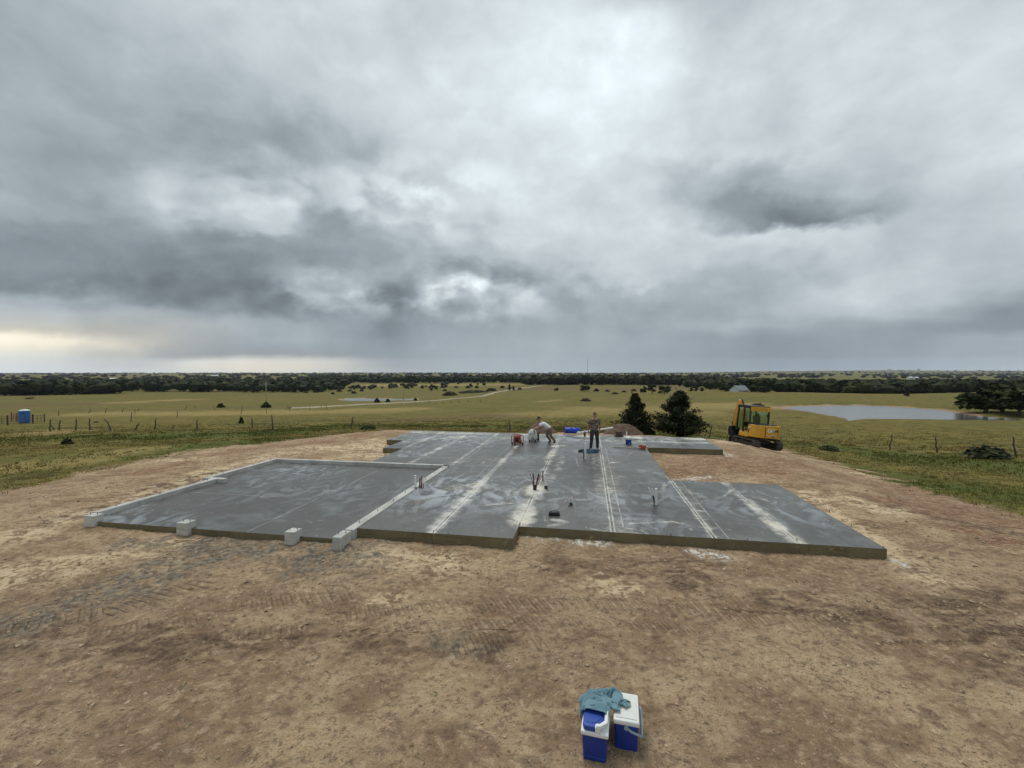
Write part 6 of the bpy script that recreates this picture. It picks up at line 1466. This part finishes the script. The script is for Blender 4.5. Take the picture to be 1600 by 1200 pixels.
    for e_ in (-.27, .35): prism(bk, [(2.30, 1.02), (2.52, 1.00), (2.62, .74), (2.52, .44), (2.28, .28), (2.02, .30), (2.10, .62)], 'x', e_, e_ + .025)
    for a_, b_ in zip(prof[1:-1], prof[2:]):
        c_ = ((a_[0] + b_[0]) / 2, (a_[1] + b_[1]) / 2); L_ = math.hypot(a_[0] - b_[0], a_[1] - b_[1]); box(bk, (.05, c_[0], c_[1]), (.60, L_ + .02, .03), (math.atan2(b_[1] - a_[1], b_[0] - a_[0]), 0, 0))
    bu = bm_part('bucket', bk, M_mblk, o)
    for k in range(4): bm = B(); box(bm, (-.19 + .16 * k, 1.97, .30), (.06, .14, .035)); bm_part('tooth', bm, M_steel, bu)
    bm = B(); box(bm, (.05, 1.62, 2.30), (.12, .06, .09)); bm_part('work_light', bm, M_wletter, o)
    return o
excavator()

# ================================================================== COOLERS AND TOWEL
def cooler_body(bm, w, l, h, tx=.90):
    box(bm, (0, 0, h / 2), (w, l, h), None, (tx, .94))
def cooler_a():
    p = ground(931, 1166, 2.5); o = thing('cooler', 'blue cooler with blue flip lid and raised white handle frame', 'cooler', (p.x, p.y, p.z + .0), (0, 0, R(-15)), 'coolers in the foreground')
    w, l, h = .245, .40, .27
    bm = B(); cooler_body(bm, w, l, h); bd = bm_part('body', bm, M_bluec, o, smooth='auto', bevel=.022, seg=3)
    bm = B(); box(bm, (0, 0, .048), (w * .925, l * .958, .012)); bm_part('base_band', bm, M_blued, bd, bevel=.004)
    bm = B(); box(bm, (0, 0, h + .016), (w + .022, l + .022, .045)); rim = bm_part('rim', bm, M_whitep, o, smooth='auto', bevel=.016, seg=3)
    bm = B(); box(bm, (0, -.01, h + .045), (w - .03, l - .07, .03)); bm_part('lid_seat', bm, M_whitep, rim, smooth='auto', bevel=.01)
    # blue swing lid with chamfered front corners
    bm = B(); hw, y0, y1 = .116, -.205, .085
    prism(bm, [(-hw, y0 + .035), (-hw + .02, y0), (.012, y0), (.020, y0 + .035), (.05, y0 + .05), (hw - .028, y0 + .095), (hw - .028, y1 - .02), (hw - .06, y1), (-hw + .05, y1), (-hw, y1 - .06)], 'z', h + .042, h + .092)
    ld = bm_part('lid', bm, M_blued, o, smooth='auto', bevel=.013, seg=3)
    bm = B(); prism(bm, [(-hw + .03, y0 + .05), (.0, y0 + .05), (hw - .06, y0 + .12), (hw - .06, y1 - .05), (-hw + .06, y1 - .03), (-hw + .03, y1 - .08)], 'z', h + .0925, h + .096); bm_part('lid_panel', bm, M_blued, ld, bevel=.0015)
    # white bail handle: a flat frame swung over to the right
    bm = B()
    prism(bm, [(.016, y0 - .004), (.055, y0 - .004), (hw + .006, y0 + .065), (hw + .006, .075), (.06, .10), (.03, .10), (.03, .075), (hw - .026, .055), (hw - .026, y0 + .085), (.045, y0 + .032), (.016, y0 + .032)], 'z', h + .078, h + .112)
    bm_part('handle', bm, M_whitep, o, smooth='auto', bevel=.008)
    bm = B(); box(bm, (.030, y0 + .015, h + .07), (.05, .045, .06)); box(bm, (.045, .088, h + .07), (.045, .035, .06)); bm_part('hinge_block', bm, M_whitep, o, bevel=.008)
    bm = B(); box(bm, (0, .155, h + .058), (w - .01, .085, .045)); bm_part('back_shelf', bm, M_whitep, o, smooth='auto', bevel=.012)
    return o
def cooler_b():
    p = ground(978, 1151, 2.5); o = thing('cooler', 'blue cooler with closed white lid and grey handle hanging on its right', 'cooler', (p.x, p.y, p.z), (0, 0, R(-14)), 'coolers in the foreground')
    w, l, h = .235, .385, .275
    bm = B(); cooler_body(bm, w, l, h, .92); bm_part('body', bm, M_bluec, o, smooth='auto', bevel=.022, seg=3)
    bm = B(); box(bm, (0, 0, h + .022), (w + .018, l + .018, .052)); ld = bm_part('lid', bm, M_whitep, o, smooth='auto', bevel=.018, seg=3)
    bm = B(); box(bm, (0, 0, h + .050), (w - .03, l - .05, .010)); bm_part('lid_panel', bm, M_whiteo, ld, smooth='auto', bevel=.004)
    bm = B(); hw = w / 2 + .012
    for y in (-.195, .195):
        s_ = -1 if y < 0 else 1
        tube(bm, [(.0, y, h - .02), (.05, y + .012 * s_, h - .045), (hw + .020, y * .98 + .005 * s_, h - .085)], [.017, .016, .013], 10, flat=.55)
    tube(bm, [(hw + .020, -.192, h - .085), (hw + .028, 0, h - .075), (hw + .020, .192, h - .085)], .014, 10, flat=.8); bm_part('handle', bm, M_greyh, o, smooth=True)
    for y in (-.197, .197): bm = B(); tube(bm, [(0, y, h - .02), (0, y * 1.07, h - .02)], .022, 12); bm_part('pivot', bm, M_greyh, o)
    return o
ca = cooler_a(); cb = cooler_b()
M_towel = bpy.data.materials.new('teal_terry_cloth'); M_towel.use_nodes = True
_n = NT(M_towel.node_tree); _p = M_towel.node_tree.nodes['Principled BSDF']; _P = _n.new('ShaderNodeTexCoord').outputs['Object']
_n.L.new(_n.mix(_n.rng(_n.noise(_P, 9, 4, .6), .35, .65), (.085, .190, .235), (.155, .285, .335)), _p.inputs['Base Color']); _p.inputs['Roughness'].default_value = .95
_p.inputs['Sheen Weight'].default_value = .3
_n.L.new(_n.bump(_n.noise(_P, 240, 3, .6), .5, .004), _p.inputs['Normal'])
def towel():
    """a small cloth solve: crumpled sheet dropped on the two cooler tops"""
    bpy.context.view_layer.update()
    n = 58; S = .86; rest = S / (n - 1); g = np.random.default_rng(4)
    Ma, Mb = ca.matrix_world.inverted(), cb.matrix_world.inverted(); A_ = np.array(Ma); Bm = np.array(Mb)
    c0 = ca.matrix_world @ Vector((-.01, .205, .36)); gz0 = ca.location.z
    u = np.linspace(-1, 1, n); U, V_ = np.meshgrid(u, u)
    X = c0.x + .06 + U * .205 + .035 * np.sin(V_ * 4 + 1) + (fbm(U * 1.4, V_ * 1.4, 3, 2) - .5) * .14
    Y = c0.y + .00 + V_ * .15 + .03 * np.sin(U * 4) + (fbm(U * 1.4, V_ * 1.4, 13, 2) - .5) * .12
    Z = c0.z + .14 + .075 * np.sin(U * 6.5 + 2 * V_) + .075 * np.sin(V_ * 5.5 - 1.5 * U + 1) + (fbm(U * 1.8, V_ * 1.8, 8, 2) - .5) * .14
    P = np.stack([X, Y, Z], -1); Pp = P.copy()
    def top(P):
        z = np.full(P.shape[:2], gz0)
        for M_, hw, hl, hh in ((A_, .138, .215, .358), (A_, .10, .20, .390), (Bm, .132, .208, .342)):
            lx = M_[0, 0] * P[..., 0] + M_[0, 1] * P[..., 1] + M_[0, 2] * P[..., 2] + M_[0, 3]; ly = M_[1, 0] * P[..., 0] + M_[1, 1] * P[..., 1] + M_[1, 2] * P[..., 2] + M_[1, 3]
            if hh == .390: k = (np.abs(lx) < hw) & (ly > -.19) & (ly < .10)
            else: k = (np.abs(lx) < hw) & (np.abs(ly) < hl)
            z = np.where(k, np.maximum(z, gz0 + hh), z)
        near = np.hypot(P[..., 0] - c0.x - .08, P[..., 1] - c0.y) < .24
        z = np.where(near, np.maximum(z, gz0 + .27), z)      # sagging into the gap is stopped by the two facing walls
        return z + .008
    def con(P, di, dj, r0, st_, mn=0.0):
        a = P[:n - di, :n - dj] if dj >= 0 else P[:n - di, -dj:]; b = P[di:, dj:] if dj >= 0 else P[di:, :n + dj]
        d_ = b - a; L_ = np.linalg.norm(d_, axis=-1, keepdims=True) + 1e-9
        corr = np.where(L_ > r0, (L_ - r0) / L_, np.where(L_ < r0 * mn, (L_ - r0 * mn) / L_, 0)) * .5 * st_ * d_
        a += corr; b -= corr
    for it in range(110):
        vel = (P - Pp) * .93; Pp = P.copy(); P = P + vel; P[..., 2] -= .0011
        for k in range(5):
            con(P, 0, 1, rest, 1, .97); con(P, 1, 0, rest, 1, .97); con(P, 1, 1, rest * 1.414, .6, .85); con(P, 1, -1, rest * 1.414, .6, .85); con(P, 0, 3, rest * 3, .5, .80); con(P, 3, 0, rest * 3, .5, .80); con(P, 0, 8, rest * 8, .35, .48); con(P, 8, 0, rest * 8, .35, .48)
        z = top(P); hit = P[..., 2] < z
        # pushed up when shallow, kept outside otherwise
        deep = hit & (z - P[..., 2] > .05)
        P[..., 2] = np.where(hit & ~deep, z, P[..., 2]); P[deep, 0] = Pp[deep, 0]; P[deep, 1] = Pp[deep, 1]; P[deep, 2] = np.maximum(P[deep, 2], Pp[deep, 2])
        f_ = hit; P[f_, 0] = Pp[f_, 0] + (P[f_, 0] - Pp[f_, 0]) * .35; P[f_, 1] = Pp[f_, 1] + (P[f_, 1] - Pp[f_, 1]) * .35; Pp[f_, :2] = P[f_, :2]
    i = np.arange(n - 1)[:, None]; j = np.arange(n - 1)[None, :]; Q = np.stack([i * n + j, i * n + j + 1, (i + 1) * n + j + 1, (i + 1) * n + j], -1).reshape(-1, 4)
    c = P.reshape(-1, 3).mean(0)
    o = tag(link('towel', mesh_np('towel', P.reshape(-1, 3) - c, Q, [M_towel], True), None, tuple(c)), 'crumpled teal towel thrown over the backs of the two coolers', 'towel')
    md = o.modifiers.new('thick', 'SOLIDIFY'); md.thickness = .006; md.offset = 1; ms = o.modifiers.new('smooth', 'SUBSURF'); ms.levels = 1; ms.render_levels = 1
towel()
# ================================================================== HAZE
bm = B(); box(bm, (0, 0, 120), (19600, 19600, 330)); hz = bm_part('haze', bm, bpy.data.materials.new('rain_haze')); tag(hz, 'thin rain haze over the valley', 'haze', kind='stuff')
_m = hz.data.materials[0]; _m.use_nodes = True; _m.node_tree.nodes.clear(); _n = NT(_m.node_tree)
_v = _n.new('ShaderNodeVolumePrincipled'); _v.inputs['Color'].default_value = (.80, .88, 1.0, 1); _v.inputs['Density'].default_value = 5e-5; _v.inputs['Anisotropy'].default_value = .2
_o = _n.new('ShaderNodeOutputMaterial'); _n.L.new(_v.outputs[0], _o.inputs['Volume'])
